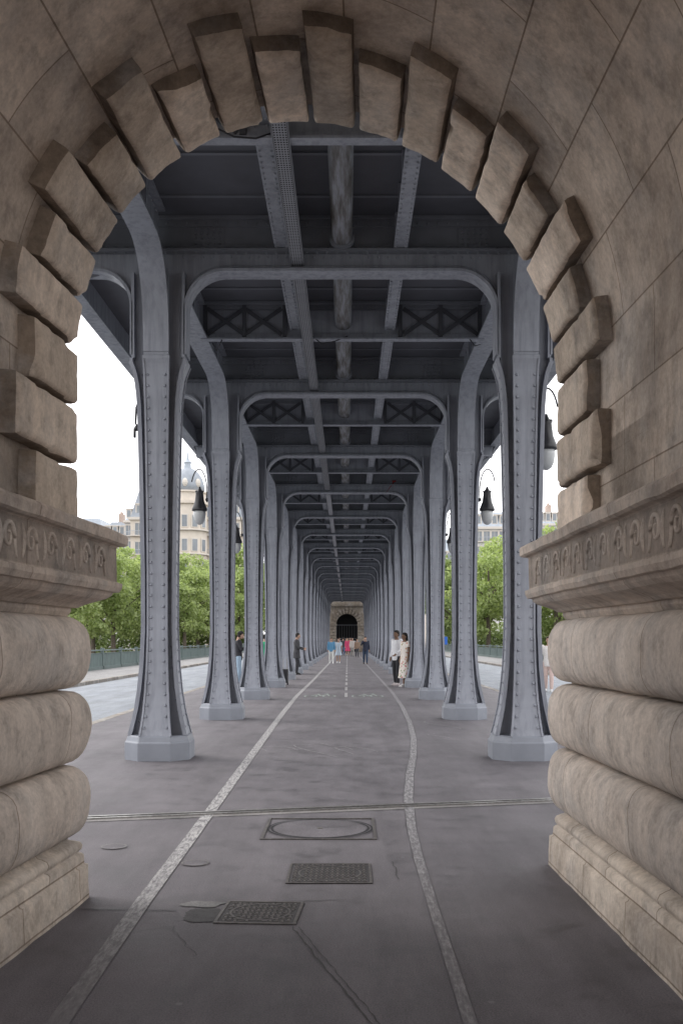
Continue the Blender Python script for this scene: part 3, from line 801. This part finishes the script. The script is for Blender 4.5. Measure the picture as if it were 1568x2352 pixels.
# ---------------------------------------------------------------- far pavilion
FY=Y0+PITCH*(NR-1)+5.5
fp=empty('far_pavilion',(AX,FY,0),'distant stone pavilion with a dark archway closing the end of the colonnade','pavilion')
m=MB(); a=1.35; sp=3.4
nseg=24
for i in range(nseg):
    t0=PI-PI*i/nseg; t1=PI-PI*(i+1)/nseg
    p0=(a*math.cos(t0),sp+a*math.sin(t0)); p1=(a*math.cos(t1),sp+a*math.sin(t1))
    m.add([(p0[0],0,p0[1]),(p1[0],0,p1[1]),(p1[0],0,8.5),(p0[0],0,8.5)],[(0,1,2,3)])
    m.add([(p0[0],0,p0[1]),(p1[0],0,p1[1]),(p1[0],3,p1[1]),(p0[0],3,p0[1])],[(0,3,2,1)])
m.box(-5,-a,0,3,0,8.5); m.box(a,5,0,3,0,8.5); m.box(-a,a,2.9,3,0,8.5); m.build('wall',M['farstone'],fp)
for i in range(13):
    t0=PI*i/13+.04; t1=PI*(i+1)/13-.04; ro=2.1 if i%2==0 else 1.85; m=MB()
    q=[(a*math.cos(t0)*.97,sp+a*.97*math.sin(t0)),(ro*math.cos(t0),sp+ro*math.sin(t0)),(ro*math.cos(t1),sp+ro*math.sin(t1)),(a*.97*math.cos(t1),sp+a*.97*math.sin(t1))]
    m.prism(q,-.18,-.003); m.build('voussoir',M['farstone'],fp,bevel=.03)
for s in (-1,1):
    for i in range(8):
        m=MB(); q0,q1=sorted((s*1.32,s*(2.1 if i%2 else 1.85))); m.box(q0,q1,-.18,-.003,.02+.4*i,.38+.4*i); m.build('quoin',M['farstone'],fp,bevel=.05)
    m=MB(); q0,q1=sorted((s*1.25,s*2.7)); m.box(q0,q1,-.3,-.003,3.24,3.46); m.build('impost_band',M['farstone'],fp)
m=MB(); m.box(-2.3,2.3,-.2,-.003,5.7,5.95); m.build('cornice',M['farstone'],fp)
m=MB(); m.box(-1.34,1.34,2.7,2.88,0,4.9); m.build('gate_backing',M['dark'],fp)
m=MB()
for i in range(9): m.box(-1.3+.315*i,-1.26+.315*i,2.6,2.65,0,3.4)
m.box(-1.34,1.34,2.58,2.66,3.3,3.42); m.box(-1.34,1.34,2.58,2.66,1.6,1.7); m.build('gate',M['irond'],fp)
# ---------------------------------------------------------------- railings
for sd,sn in ((-1,'left'),(1,'right')):
    x=12.3*sd
    r=empty('bridge_railing',(x,60,0),f'long grey green metal railing along the outer edge of the {sn} pavement','railing','bridge railings')
    m=MB(); m.box(-.06,.06,-50,70,.93,.99); m.box(-.03,.03,-50,70,.80,.83); m.build('top_rail',M['rail'],r)
    m=MB(); m.box(-.07,.07,-50,70,.0,.16); m.build('bottom_rail',M['rail'],r)
    m=MB(); y=-49.9
    while y<70: m.box(-.018,.018,y,y+.045,.16,.8); y+=.13
    m.build('balusters',M['rail'],r)
    pm=None
    for i in range(31):
        if pm is None: m=MB(); m.box(-.07,.07,-.07,.07,0,1.03); m.box(-.09,.09,-.09,.09,1.03,1.07); pm=m.build('post',M['rail'],r); pm.location=(0,-50,0)
        else: c=pm.copy(); COL.objects.link(c); c.location=(0,-50+4*i,0)
# ---------------------------------------------------------------- trees
def tree_mesh(seed,H,R,leafn=11000,size=.23):
    rs=np.random.RandomState(seed)
    m=MB(); m.tube([(0,0,0),(.1,0,H*.2),(.0,.1,H*.4),(.1,0,H*.62),(0,0,H*.85)],[.32,.26,.22,.14,.04],9)
    nl=9
    for i in range(nl):
        a=2*PI*i/nl+rs.rand(); z0=H*(.22+.04*i); L=R*(.6+.35*rs.rand())
        m.tube([(0,0,z0),(L*.4*math.cos(a),L*.4*math.sin(a),z0+H*.10),(L*math.cos(a),L*math.sin(a),z0+H*.2)],[.13,.08,.03],6)
    nc=70; cs=[]
    while len(cs)<nc:
        p=rs.uniform(-1,1,3); q=np.linalg.norm(p)
        if q>1 or q<.35: continue
        zc=H*.58+p[2]*H*.42; rr=R*(1.0 if p[2]<.2 else 1-.25*(p[2]-.2)); cs.append((p[0]*rr,p[1]*rr,zc,R*rs.uniform(.16,.30)))
    per=leafn//nc; allc=[]
    for (x,y,z,r) in cs:
        d=rs.normal(0,1,(per,3)); d/=np.linalg.norm(d,axis=1)[:,None]; d*=(r*rs.uniform(.45,1.1,(per,1))); d[:,2]*=.75
        allc.append(d+np.array([x,y,z]))
    C=np.concatenate(allc); n=len(C)
    u=rs.normal(0,1,(n,3)); u/=np.linalg.norm(u,axis=1)[:,None]; v=np.cross(u,rs.normal(0,1,(n,3))); v/=np.linalg.norm(v,axis=1)[:,None]
    sz=size*rs.uniform(.6,1.3,(n,1)); V=np.stack([C-u*sz,C-v*sz*.6,C+u*sz,C+v*sz*.6],1).reshape(-1,3)
    Fc=np.arange(4*n).reshape(-1,4)
    return m,V,Fc
TM=[]
for sd_,H,R in ((1,14.5,5.0),(2,13.2,4.6),(3,15.5,5.4)):
    m,V,Fc=tree_mesh(sd_,H,R)
    me=bpy.data.meshes.new('crown'); me.from_pydata(V.tolist(),[],Fc.tolist()); me.materials.append(M['leaf'] if sd_!=2 else M['leaf2'])
    tm=bpy.data.meshes.new('trunk'); tm.from_pydata(m.v,[],m.f); tm.materials.append(M['bark']); TM.append((tm,me))
def tree(px,Y,kind,scale,lab,grp='leafy trees on the river bank'):
    X=(px-798)*Y/2287
    r=empty('leafy_tree',(X,Y,-.7),lab,'tree',grp,random.uniform(0,6)); r.scale=(scale,)*3
    for nm,me in zip(('trunk','crown'),TM[kind]): o=bpy.data.objects.new(nm,me); COL.objects.link(o); o.parent=r
random.seed(11)
tree(175,112,0,.92,'leafy tree at the far left, right beside the left stone pier')
tree(262,118,2,.95,'tall bright leafy tree left of the first left column')
tree(335,126,1,.97,'darker leafy tree mostly behind the first left column')
tree(425,122,0,.86,'leafy tree seen just right of the first left column')
tree(485,130,2,.86,'leafy tree behind the second left column')
tree(548,138,0,1.05,'leafy tree between the second and third left columns')
tree(600,146,1,1.05,'darker leafy tree behind the third left column')
tree(215,140,1,1.1,'darker leafy tree behind the two trees at far left')
tree(375,146,2,.95,'leafy tree at the back behind the first left column')
tree(455,150,1,1.0,'darker leafy tree at the back right of the domed corner building')
tree(1120,122,2,.97,'bright leafy tree seen between the first and second right columns')
tree(1050,140,1,1.12,'darker leafy tree behind the second right column')
tree(1180,130,0,1.0,'leafy tree mostly behind the first right column')
tree(1275,116,2,1.05,'tall leafy tree beside the right stone pier')
tree(1345,124,0,1.0,'leafy tree hidden behind the right stone pier')
def hedge(x0,x1,y,h,lab):
    rs=np.random.RandomState(int(abs(x0*7))); n=9000
    C=np.stack([rs.uniform(x0,x1,n),y+rs.uniform(-1,1,n),-.7+h*rs.uniform(0,1,n)**.8*(.8+.2*np.sin(np.arange(n)))],1)
    u=rs.normal(0,1,(n,3)); u/=np.linalg.norm(u,axis=1)[:,None]; v=np.cross(u,rs.normal(0,1,(n,3))); v/=np.linalg.norm(v,axis=1)[:,None]
    sz=.28; V=np.stack([C-u*sz,C-v*sz*.6,C+u*sz,C+v*sz*.6],1).reshape(-1,3)
    me=bpy.data.meshes.new('hedge'); me.from_pydata(V.tolist(),[],np.arange(4*n).reshape(-1,4).tolist()); me.materials.append(M['leaf2'])
    o=bpy.data.objects.new('hedge',me); COL.objects.link(o); tag(o,lab,'hedge')
hedge(-48,-13,152,5,'low dark hedge under the trees on the left bank'); hedge(13,42,150,5,'low dark hedge under the trees on the right bank')
# ---------------------------------------------------------------- buildings
def building(px0,px1,Y,H,lab,wall,roof,storeys,nw,dorm=True,depth=14,roofh=5,balc=True):
    x0=(px0-798)*Y/2287; x1=(px1-798)*Y/2287; W=x1-x0
    r=empty('apartment_building',((x0+x1)/2,Y,-.7),lab,'building')
    m=MB(); m.box(-W/2,W/2,0,depth,0,H); m.build('wall',wall,r)
    m=MB(); 
    vs=[(-W/2,-.1,H+.5),(W/2,-.1,H+.5),(W/2,depth,H+.5),(-W/2,depth,H+.5),(-W/2+1.2,1.6,H+.5+roofh),(W/2-1.2,1.6,H+.5+roofh),(W/2-1.2,depth-1.6,H+.5+roofh),(-W/2+1.2,depth-1.6,H+.5+roofh)]
    m.add(vs,[(0,1,5,4),(1,2,6,5),(2,3,7,6),(3,0,4,7),(4,5,6,7)]); rf=m.build('roof',roof,r)
    m=MB(); m.box(-W/2-.35,W/2+.35,-.45,depth,H,H+.5); m.build('cornice',M['frame'],r)
    for i in range(max(1,int(W/7))):
        m=MB(); cx=-W/2+3+i*7; m.box(cx-.5,cx+.5,3,5.5,H+roofh-1,H+roofh+2.6)
        for k in range(4): m.tube([(cx,3.3+.6*k,H+roofh+2.6),(cx,3.3+.6*k,H+roofh+3.1)],.15,6)
        m.build('chimney',M['brick'],rf)
    sh=H/storeys; cw=W/nw; cnt=0
    for i in range(nw):
        cx=-W/2+(i+.5)*cw
        for j in range(max(0,storeys-5),storeys):
            z=j*sh+.7; m=MB(); w2=.62; hh=sh*.62
            m.box(cx-w2-.18,cx-w2,-.1,0-.003,z,z+hh+.2); m.box(cx+w2,cx+w2+.18,-.1,-.003,z,z+hh+.2); m.box(cx-w2,cx+w2,-.12,-.003,z+hh,z+hh+.25); m.box(cx-.03,cx+.03,-.06,-.03,z,z+hh)
            f=m.build('window',M['frame'],r)
            m=MB(); m.box(cx-w2,cx+w2,-.03,-.004,z,z+hh); m.build('pane',M['pane'],f)
        if dorm:
            m=MB(); m.box(cx-.6,cx+.6,0.2,1.6,H+.9,H+2.9); m.box(cx-.75,cx+.75,.1,1.6,H+2.9,H+3.1); f=m.build('dormer',M['frame'],r)
            m=MB(); m.box(cx-.4,cx+.4,.17,.197,H+1.2,H+2.7); m.build('pane',M['pane'],f)
    if balc:
        for j in range(max(1,storeys-4),storeys):
            m=MB(); z=j*sh+.45; m.box(-W/2,W/2,-.75,-.003,z,z+.18); f=m.build('balcony',M['frame'],r)
            m=MB(); m.box(-W/2,W/2,-.75,-.72,z+.95,z+1.02)
            x=-W/2
            while x<W/2: m.box(x,x+.04,-.74,-.71,z+.18,z+.95); x+=.3
            m.build('balustrade',M['zinc'],f)
    return r
bm=building(300,560,185,24.5,'cream limestone apartment block joined to the domed corner tower',M['bwall'],M['slate'],7,7)
tx=(425-798)*178/2287
r=empty('domed_tower',(tx,181,-.7),'round cream corner tower with slate dome and finial above the trees','tower')
m=MB(); m.loft([(0,0,0,3.5,3.5),(0,0,26.5,3.5,3.5),(0,0,26.6,4.0,4.0),(0,0,27.1,4.0,4.0),(0,0,27.15,3.3,3.3),(0,0,28.6,3.3,3.3),(0,0,28.7,3.6,3.6),(0,0,29,3.6,3.6)],24); m.build('wall',M['bwall'],r)
m=MB(); m.loft([(0,0,29,3.1,3.1),(0,0,30.2,3.05,3.05),(0,0,31.4,2.7,2.7),(0,0,32.4,2.1,2.1),(0,0,33.1,1.3,1.3),(0,0,33.4,.7,.7)],20); rf=m.build('dome',M['slate'],r,True)
m=MB(); m.loft([(0,0,33.3,.7,.7),(0,0,34.2,.6,.6),(0,0,34.4,.75,.75),(0,0,34.9,.3,.3),(0,0,36.5,.05,.05)],10); m.build('finial',M['zinc'],rf)
for zz in (6,10,14,18,22.3):
    for a in (-2.6,-2.1,-1.57,-1.05,-.5):
        cx,cy=3.5*math.cos(a),3.5*math.sin(a); d=Vector((math.cos(a),math.sin(a),0)); m=MB()
        m.bar((cx+d.x*.03,cy+d.y*.03,zz),(cx+d.x*.03,cy+d.y*.03,zz+2.4),1.3,.12,(d.x,d.y,0)); f=m.build('window',M['frame'],r)
        m=MB(); m.bar((cx+d.x*.1,cy+d.y*.1,zz+.15),(cx+d.x*.1,cy+d.y*.1,zz+2.2),.9,.06,(d.x,d.y,0)); m.build('pane',M['pane'],f)
    m=MB(); m.loft([(0,0,zz-.5,4.05,4.05),(0,0,zz-.3,4.05,4.05)],24); m.build('balcony',M['frame'],r)
for a in (-2.4,-1.57,-.75):
    m=MB(); m.ball((2.95*math.cos(a),2.95*math.sin(a),30.4),(.5,.5,.8),8,6); m.build('dormer',M['frame'],r)
building(130,238,235,25.5,'low grey building with zinc roof above the trees at far left',M['bwall3'],M['zinc'],7,5)
building(240,288,225,25,'narrow building with blue grey roof, second from the left above the trees',M['bwall2'],M['slate'],7,3,roofh=3.5)
building(288,335,215,27.5,'tall grey building with chimneys just left of the first left column',M['bwall3'],M['zinc'],8,3,roofh=2.5)
building(1090,1235,205,25,'white apartment building with balconies between the first two right columns',M['bwall2'],M['zinc'],8,8,roofh=3.2)
building(1236,1340,225,28,'white apartment building seen beside the right stone pier',M['bwall2'],M['zinc'],8,7,roofh=2.5)
building(985,1060,200,17,'cream building mostly behind the second and third right columns',M['bwall'],M['zinc'],5,4)
# ---------------------------------------------------------------- people
CM={}
def cm(c,var=.12):
    k=tuple(round(x,3) for x in c)
    if k not in CM: CM[k]=plain('cloth_%d'%len(CM),c,.85,var,30)
    return CM[k]
def floral():
    m,nt,b=newmat('floral_cloth'); v=texco(nt); vo=nt.nodes.new('ShaderNodeTexVoronoi'); vo.inputs['Scale'].default_value=11; nt.links.new(v,vo.inputs['Vector'])
    f=ramp(nt,vo.outputs['Distance'],[(.25,1.),(.36,0.)]); hs=ramp(nt,vo.outputs['Color'],[(.3,(.55,.12,.12)),(.5,(.6,.35,.2)),(.7,(.25,.3,.15))])
    nt.links.new(mix(nt,(.78,.72,.66),hs,f),b.inputs['Base Color']); b.inputs['Roughness'].default_value=.9; return m
FLOR=floral()
def person(lab,X,Y,rz,H,skin,hair,top,bot,shoe,arms=None,stride=.0,hairlong=0,coat=0,dress=None,sleeve=1.0,tilt=0,z=0,vox=.013,group=None,hat=None,detail=True,shorts=False):
    r=empty('person',(X,Y,z),lab,'person',group,rz); s=H/1.75; r.scale=(s,s,s)
    arms=arms or {}
    Sh={'L':Vector((.185,0,1.42)),'R':Vector((-.185,0,1.42))}
    E={'L':Vector((.235,.03,1.14)),'R':Vector((-.235,.03,1.14))}; Wr={'L':Vector((.24,-.04,.90)),'R':Vector((-.24,-.04,.90))}
    for k,(e,w_) in arms.items(): E[k]=Vector(e); Wr[k]=Vector(w_)
    hip={'L':Vector((.09,0,.90)),'R':Vector((-.09,0,.90))}
    kn={'L':Vector((.095,-.5*stride-.02,.50)),'R':Vector((-.095,.35*stride-.03,.50))}
    an={'L':Vector((.10,-stride,.085)),'R':Vector((-.10,stride,.085+.3*abs(stride)*.4))}
    hd=Vector((0,-.02-tilt*.06,1.63-tilt*.02))
    def torso(m,g,z0=.84,z1=1.48):
        R=[(.80,.155,.11,0),(.86,.165,.12,0),(.94,.168,.122,0),(1.06,.145,.105,-.005),(1.2,.16,.112,-.01),(1.34,.182,.115,0),(1.41,.17,.095,0),(1.45,.12,.075,0),(1.48,.065,.06,0)]
        m.loft([(0,c,q,a+g,b+g) for q,a,b,c in R if z0-.001<=q<=z1],14)
    def leg(m,k,g,zmin=None):
        a,b,c=hip[k],kn[k],an[k]
        m.tube([a+Vector((0,0,.03)),(a+b)/2,b,b+(c-b)*.35,c],[.088+g,.075+g,.055+g,.055+g,.038+g],10)
        m.ball(a,(.088+g,)*3,10,6)
    def arm(m,k,g,f=1.0):
        a,b,c=Sh[k],E[k],Wr[k]
        m.ball(a,(.055+g,.055+g,.06+g),10,6)
        if f>=.95: m.tube([a,(a+b)/2,b,b+(c-b)*.4,b+(c-b)*.97],[.05+g,.046+g,.038+g,.038+g,.028+g],9); m.ball(b,(.038+g,)*3,8,5)
        else: m.tube([a,a+(b-a)*f*1.6],[.052+g,.05+g],9)
    def hand(m,k):
        a,b=E[k],Wr[k]; d=(b-a).normalized(); side=d.cross(Vector((0,1,0)) if abs(d.y)<.9 else Vector((0,0,1))).normalized(); nrm=d.cross(side)
        if k=='R': nrm=-nrm
        m.tube([b-d*.01,b+d*.03,b+d*.085],[.027,.032,.03],8)
        for i in range(4):
            o=side*(i-1.5)*.019; L=(.07,.08,.076,.06)[i]; p0=b+d*.075+o; p1=p0+d*L*.5+nrm*.008; p2=p1+d*L*.4+nrm*.024
            m.tube([p0,p1,p2],[.0095,.0085,.007],6)
        t0=b+d*.025+side*.022; m.tube([t0,t0+side*.025+d*.025,t0+side*.03+d*.055+nrm*.01],[.011,.010,.008],6)
    sk=cm(skin,.05)
    m=MB(); torso(m,-.004)
    m.tube([(0,.005,1.44),(0,-.005,1.53),hd-Vector((0,-.01,.05))],[.062,.052,.055],10)
    m.loft([(hd.x,hd.y-.03,hd.z-.118,.02,.02),(hd.x,hd.y-.025,hd.z-.10,.042,.045),(hd.x,hd.y-.01,hd.z-.06,.062,.072),(hd.x,hd.y,hd.z,.074,.09),(hd.x,hd.y+.005,hd.z+.05,.075,.092),(hd.x,hd.y+.008,hd.z+.09,.058,.07),(hd.x,hd.y+.01,hd.z+.115,.02,.03)],14)
    m.tube([(hd.x,hd.y-.088,hd.z+.01),(hd.x,hd.y-.108,hd.z-.025),(hd.x,hd.y-.088,hd.z-.034)],[.008,.014,.012],6)
    for q in (-1,1): m.ball((hd.x+q*.076,hd.y+.01,hd.z-.015),(.010,.02,.03),6,5)
    m.ball((hd.x,hd.y-.08,hd.z-.062),(.024,.012,.008),8,5)
    for k in 'LR': leg(m,k,-.004); arm(m,k,-.003); hand(m,k); m.tube([an[k]+Vector((0,.03,-.03)),an[k]+Vector((0,-.13,-.055))],[.035,.03],8)
    b=m.build('body',sk,r,True,remesh=vox)
    if detail:
        for q in (-1,1):
            m=MB(); m.ball((hd.x+q*.03,hd.y-.082,hd.z+.005),(.013,.008,.007),8,5); m.build('eye',cm((.03,.02,.015)),b,True)
        m=MB(); m.ball((hd.x,hd.y-.089,hd.z-.062),(.022,.006,.005),8,5); m.build('mouth',cm((.3,.1,.09)),b,True)
    m=MB(); m.loft([(hd.x,hd.y+.055,hd.z-.07,.055,.045),(hd.x,hd.y+.035,hd.z-.02,.082,.07),(hd.x,hd.y+.025,hd.z+.03,.088,.085),(hd.x,hd.y+.012,hd.z+.07,.086,.098),(hd.x,hd.y+.01,hd.z+.105,.066,.078),(hd.x,hd.y+.01,hd.z+.128,.03,.035)],14)
    if hairlong: m.loft([(hd.x,hd.y+.09,hd.z-hairlong,.07,.03),(hd.x,hd.y+.085,hd.z-hairlong*.5,.10,.045),(hd.x,hd.y+.06,hd.z-.05,.095,.06),(hd.x,hd.y+.04,hd.z+.04,.085,.07)],12)
    m.build('hair',cm(hair),r,True,remesh=vox)
    if hat:
        m=MB(); m.loft([(hd.x,hd.y+.01,hd.z+.06,.094,.106),(hd.x,hd.y+.01,hd.z+.11,.08,.09),(hd.x,hd.y+.01,hd.z+.14,.04,.05)],14); m.loft([(hd.x,hd.y-.1,hd.z+.058,.065,.07),(hd.x,hd.y-.1,hd.z+.068,.065,.07)],12); m.build('cap',cm(hat),r,True)
    m=MB(); torso(m,.014,z0=.80,z1=1.46)
    for k in 'LR': arm(m,k,.011,sleeve)
    if coat:
        m.loft([(0,0,.93-coat,.21,.16),(0,0,.93-coat*.5,.195,.15),(0,0,.95,.185,.14)],14)
    if dress:
        hz=dress[1]; m.loft([(0,0,hz,.25,.22),(0,0,hz+.02,.25,.22),(0,0,(hz+.9)/2,.21,.18),(0,0,.95,.17,.13),(0,0,1.06,.15,.12)],16)
        m.build('dress',dress[0] if not isinstance(dress[0],tuple) else cm(dress[0]),r,True,remesh=vox)
    else: m.build('jacket' if sleeve>=.95 else 'shirt',cm(top),r,True,remesh=vox)
    if bot:
        m=MB(); m.loft([(0,0,.83,.165,.125),(0,0,.9,.178,.13),(0,0,1.0,.168,.125)],14)
        for k in 'LR': leg(m,k,.013)
        m.build('trousers',cm(bot),r,True,remesh=vox)
    for k in 'LR':
        a=an[k]; m=MB(); lo=a.z-.085
        m.loft([(a.x,a.y-.05,lo+.0,.045,.13),(a.x,a.y-.05,lo+.03,.046,.13),(a.x,a.y-.03,lo+.06,.042,.10),(a.x,a.y+.01,lo+.10,.042,.05)],12); m.build('shoe',cm(shoe),r,True)
    return r
SK=(.42,.27,.20); SK2=(.20,.12,.08); DH=(.015,.012,.01)
hold={'L':((.24,-.08,1.14),(.07,-.25,1.22)),'R':((-.24,-.08,1.14),(-.07,-.25,1.22))}
person('man in black jacket and pale jeans holding a camera beside the left columns',-3.54,32.3,PI/2+.2,1.76,SK,DH,(.02,.02,.025),(.30,.40,.50),(.03,.03,.03),arms=hold,tilt=1,hat=(.02,.02,.02),stride=.05)
r=empty('camera_body',(-3.54+.30,32.32,1.24),'small black camera held at chest height by the man in pale jeans','camera'); 
m=MB(); m.box(-.035,.035,-.07,.07,-.045,.045); m.box(-.02,.02,-.025,.025,.045,.065); m.build('housing',M['black'],r,bevel=.008)
m=MB(); m.loft([(0,0,0,.032,.032),(0,0,.07,.03,.03)],14); o=m.build('lens',M['black'],r); o.rotation_euler=(0,PI/2,0); o.location=(.035,0,0)
person('person in a bright green top half hidden behind the third left column',-3.28,39.5,PI,1.7,SK,DH,(.02,.35,.16),(.03,.03,.04),(.5,.5,.5),sleeve=.5)
person('person in a long dark coat standing by the sixth left column, looking at their hands',-2.16,42.3,PI/2,1.78,SK,DH,(.05,.05,.055),(.03,.03,.035),(.02,.02,.02),arms={'L':((.22,-.1,1.12),(.08,-.28,1.1)),'R':((-.22,-.1,1.12),(-.05,-.3,1.05))},coat=.25,tilt=.6)
person('person walking in a blue jacket and white trousers, left of the walking pair',-1.02,62.5,.1,1.62,SK,DH,(.10,.26,.42),(.65,.65,.63),(.6,.6,.6),stride=.16,vox=.02)
person('person walking in a pale blue dress beside the blue jacket',-.58,63.2,-.1,1.58,SK,(.05,.03,.02),None,None,(.6,.6,.6),stride=.12,dress=((.50,.58,.66),.55),hairlong=.25,sleeve=.4,vox=.02)
phone={'R':((-.27,-.12,1.22),(-.12,-.14,1.50))}
person('man in dark navy clothes walking alone with a hand raised to his face',1.08,60.5,0,1.68,SK,DH,(.02,.025,.045),(.03,.05,.09),(.06,.04,.03),arms=phone,stride=.14,vox=.02)
person('man in white shirt and dark trousers standing behind the woman in the floral dress',1.58,32.0,-.9,1.78,SK2,DH,(.72,.72,.74),(.025,.025,.03),(.5,.45,.45),stride=.04,sleeve=.98,arms={'L':((.24,0,1.14),(.16,-.18,1.0))})
person('woman with long black hair in a pale floral dress near the right columns',1.80,31.3,-1.1,1.70,SK2,DH,None,None,(.7,.68,.66),hairlong=.42,dress=(FLOR,.28),sleeve=.3,stride=.10)
far=[(.0,90,(.55,.06,.15),None,'pink dress'),(-.42,92,(.05,.05,.06),(.1,.12,.2),'black top'),(.42,88,(.5,.45,.42),(.3,.28,.26),'beige clothes'),(.80,84,(.25,.17,.12),(.05,.05,.06),'brown jacket'),(.25,99,(.4,.05,.04),(.04,.04,.05),'red top'),(-.8,100,(.6,.6,.6),(.1,.12,.2),'white top'),(.95,101,(.2,.22,.25),(.05,.05,.06),'grey top'),(-.15,104,(.62,.3,.12),(.05,.05,.06),'orange top')]
for x,y,c,b_,nm in far:
    person(f'distant walker in {nm} in front of the far dark archway',x,y,random.choice((0,PI)),random.uniform(1.55,1.75),SK,DH,c,b_,(.1,.1,.1),stride=.13,vox=.03,detail=False,dress=(c,.5) if b_ is None else None,group='distant walkers')
person('person in a white top on the road at the right, beside the stone pier',6.15,30.5,-.3,1.7,SK,(.05,.03,.02),(.65,.62,.6),(.55,.42,.38),(.5,.5,.5),sleeve=.5,stride=.1,z=-.12)
person('person in dark clothes pushing a pushchair on the right pavement',10.6,66,0,1.7,SK,DH,(.03,.03,.04),(.03,.03,.04),(.05,.05,.05),arms={'L':((.2,-.15,1.15),(.15,-.38,1.02)),'R':((-.2,-.15,1.15),(-.15,-.38,1.02))},stride=.14,vox=.02)
r=empty('pushchair',(10.6,65.2,0),'dark pushchair rolling along the right pavement in front of its walker','pushchair')
m=MB(); m.loft([(0,0,.42,.2,.3),(0,.02,.6,.23,.32),(0,.1,.8,.22,.25),(0,.15,1.0,.16,.12)],12); m.build('seat',M['black'],r,True)
m=MB()
for s in (-1,1): m.tube([(s*.2,.42,1.02),(s*.2,.1,.5),(s*.2,-.3,.14)],.014,6); m.tube([(s*.2,.1,.5),(s*.2,.35,.14)],.014,6)
m.tube([(-.2,.42,1.02),(.2,.42,1.02)],.016,6); m.build('frame',M['black'],r)
for s in (-1,1):
    for y in (-.3,.35):
        m=MB(); m.tube([(s*.2-.02,y,.12),(s*.2+.02,y,.12)],.12,14); m.build('wheel',M['black'],r)
r=empty('wheeled_suitcase',(-2.05,32.6,0),'small black wheeled suitcase standing beside the fourth left column','suitcase')
m=MB(); m.box(-.11,.11,-.16,.16,.07,.52); m.build('shell',M['black'],r,bevel=.04,seg=3)
m=MB(); m.tube([(-.06,.1,.5),(-.06,.1,.85),(.06,.1,.85),(.06,.1,.5)],.012,6); m.build('handle',M['steel'],r)
for s in (-1,1):
    m=MB(); m.tube([(s*.09-.02,0,.045),(s*.09+.02,0,.045)],.045,12); m.build('wheel',M['black'],r)
r=empty('road_sign',(6.1,63,-.12),'small blue road sign on a thin post right of the colonnade','road sign')
m=MB(); m.tube([(0,0,0),(0,0,1.9)],.03,8); m.build('post',M['steel'],r)
m=MB(); m.box(-.2,.2,-.05,-.035,1.3,1.8); m.build('panel',cm((.03,.12,.45)),r,bevel=.01)
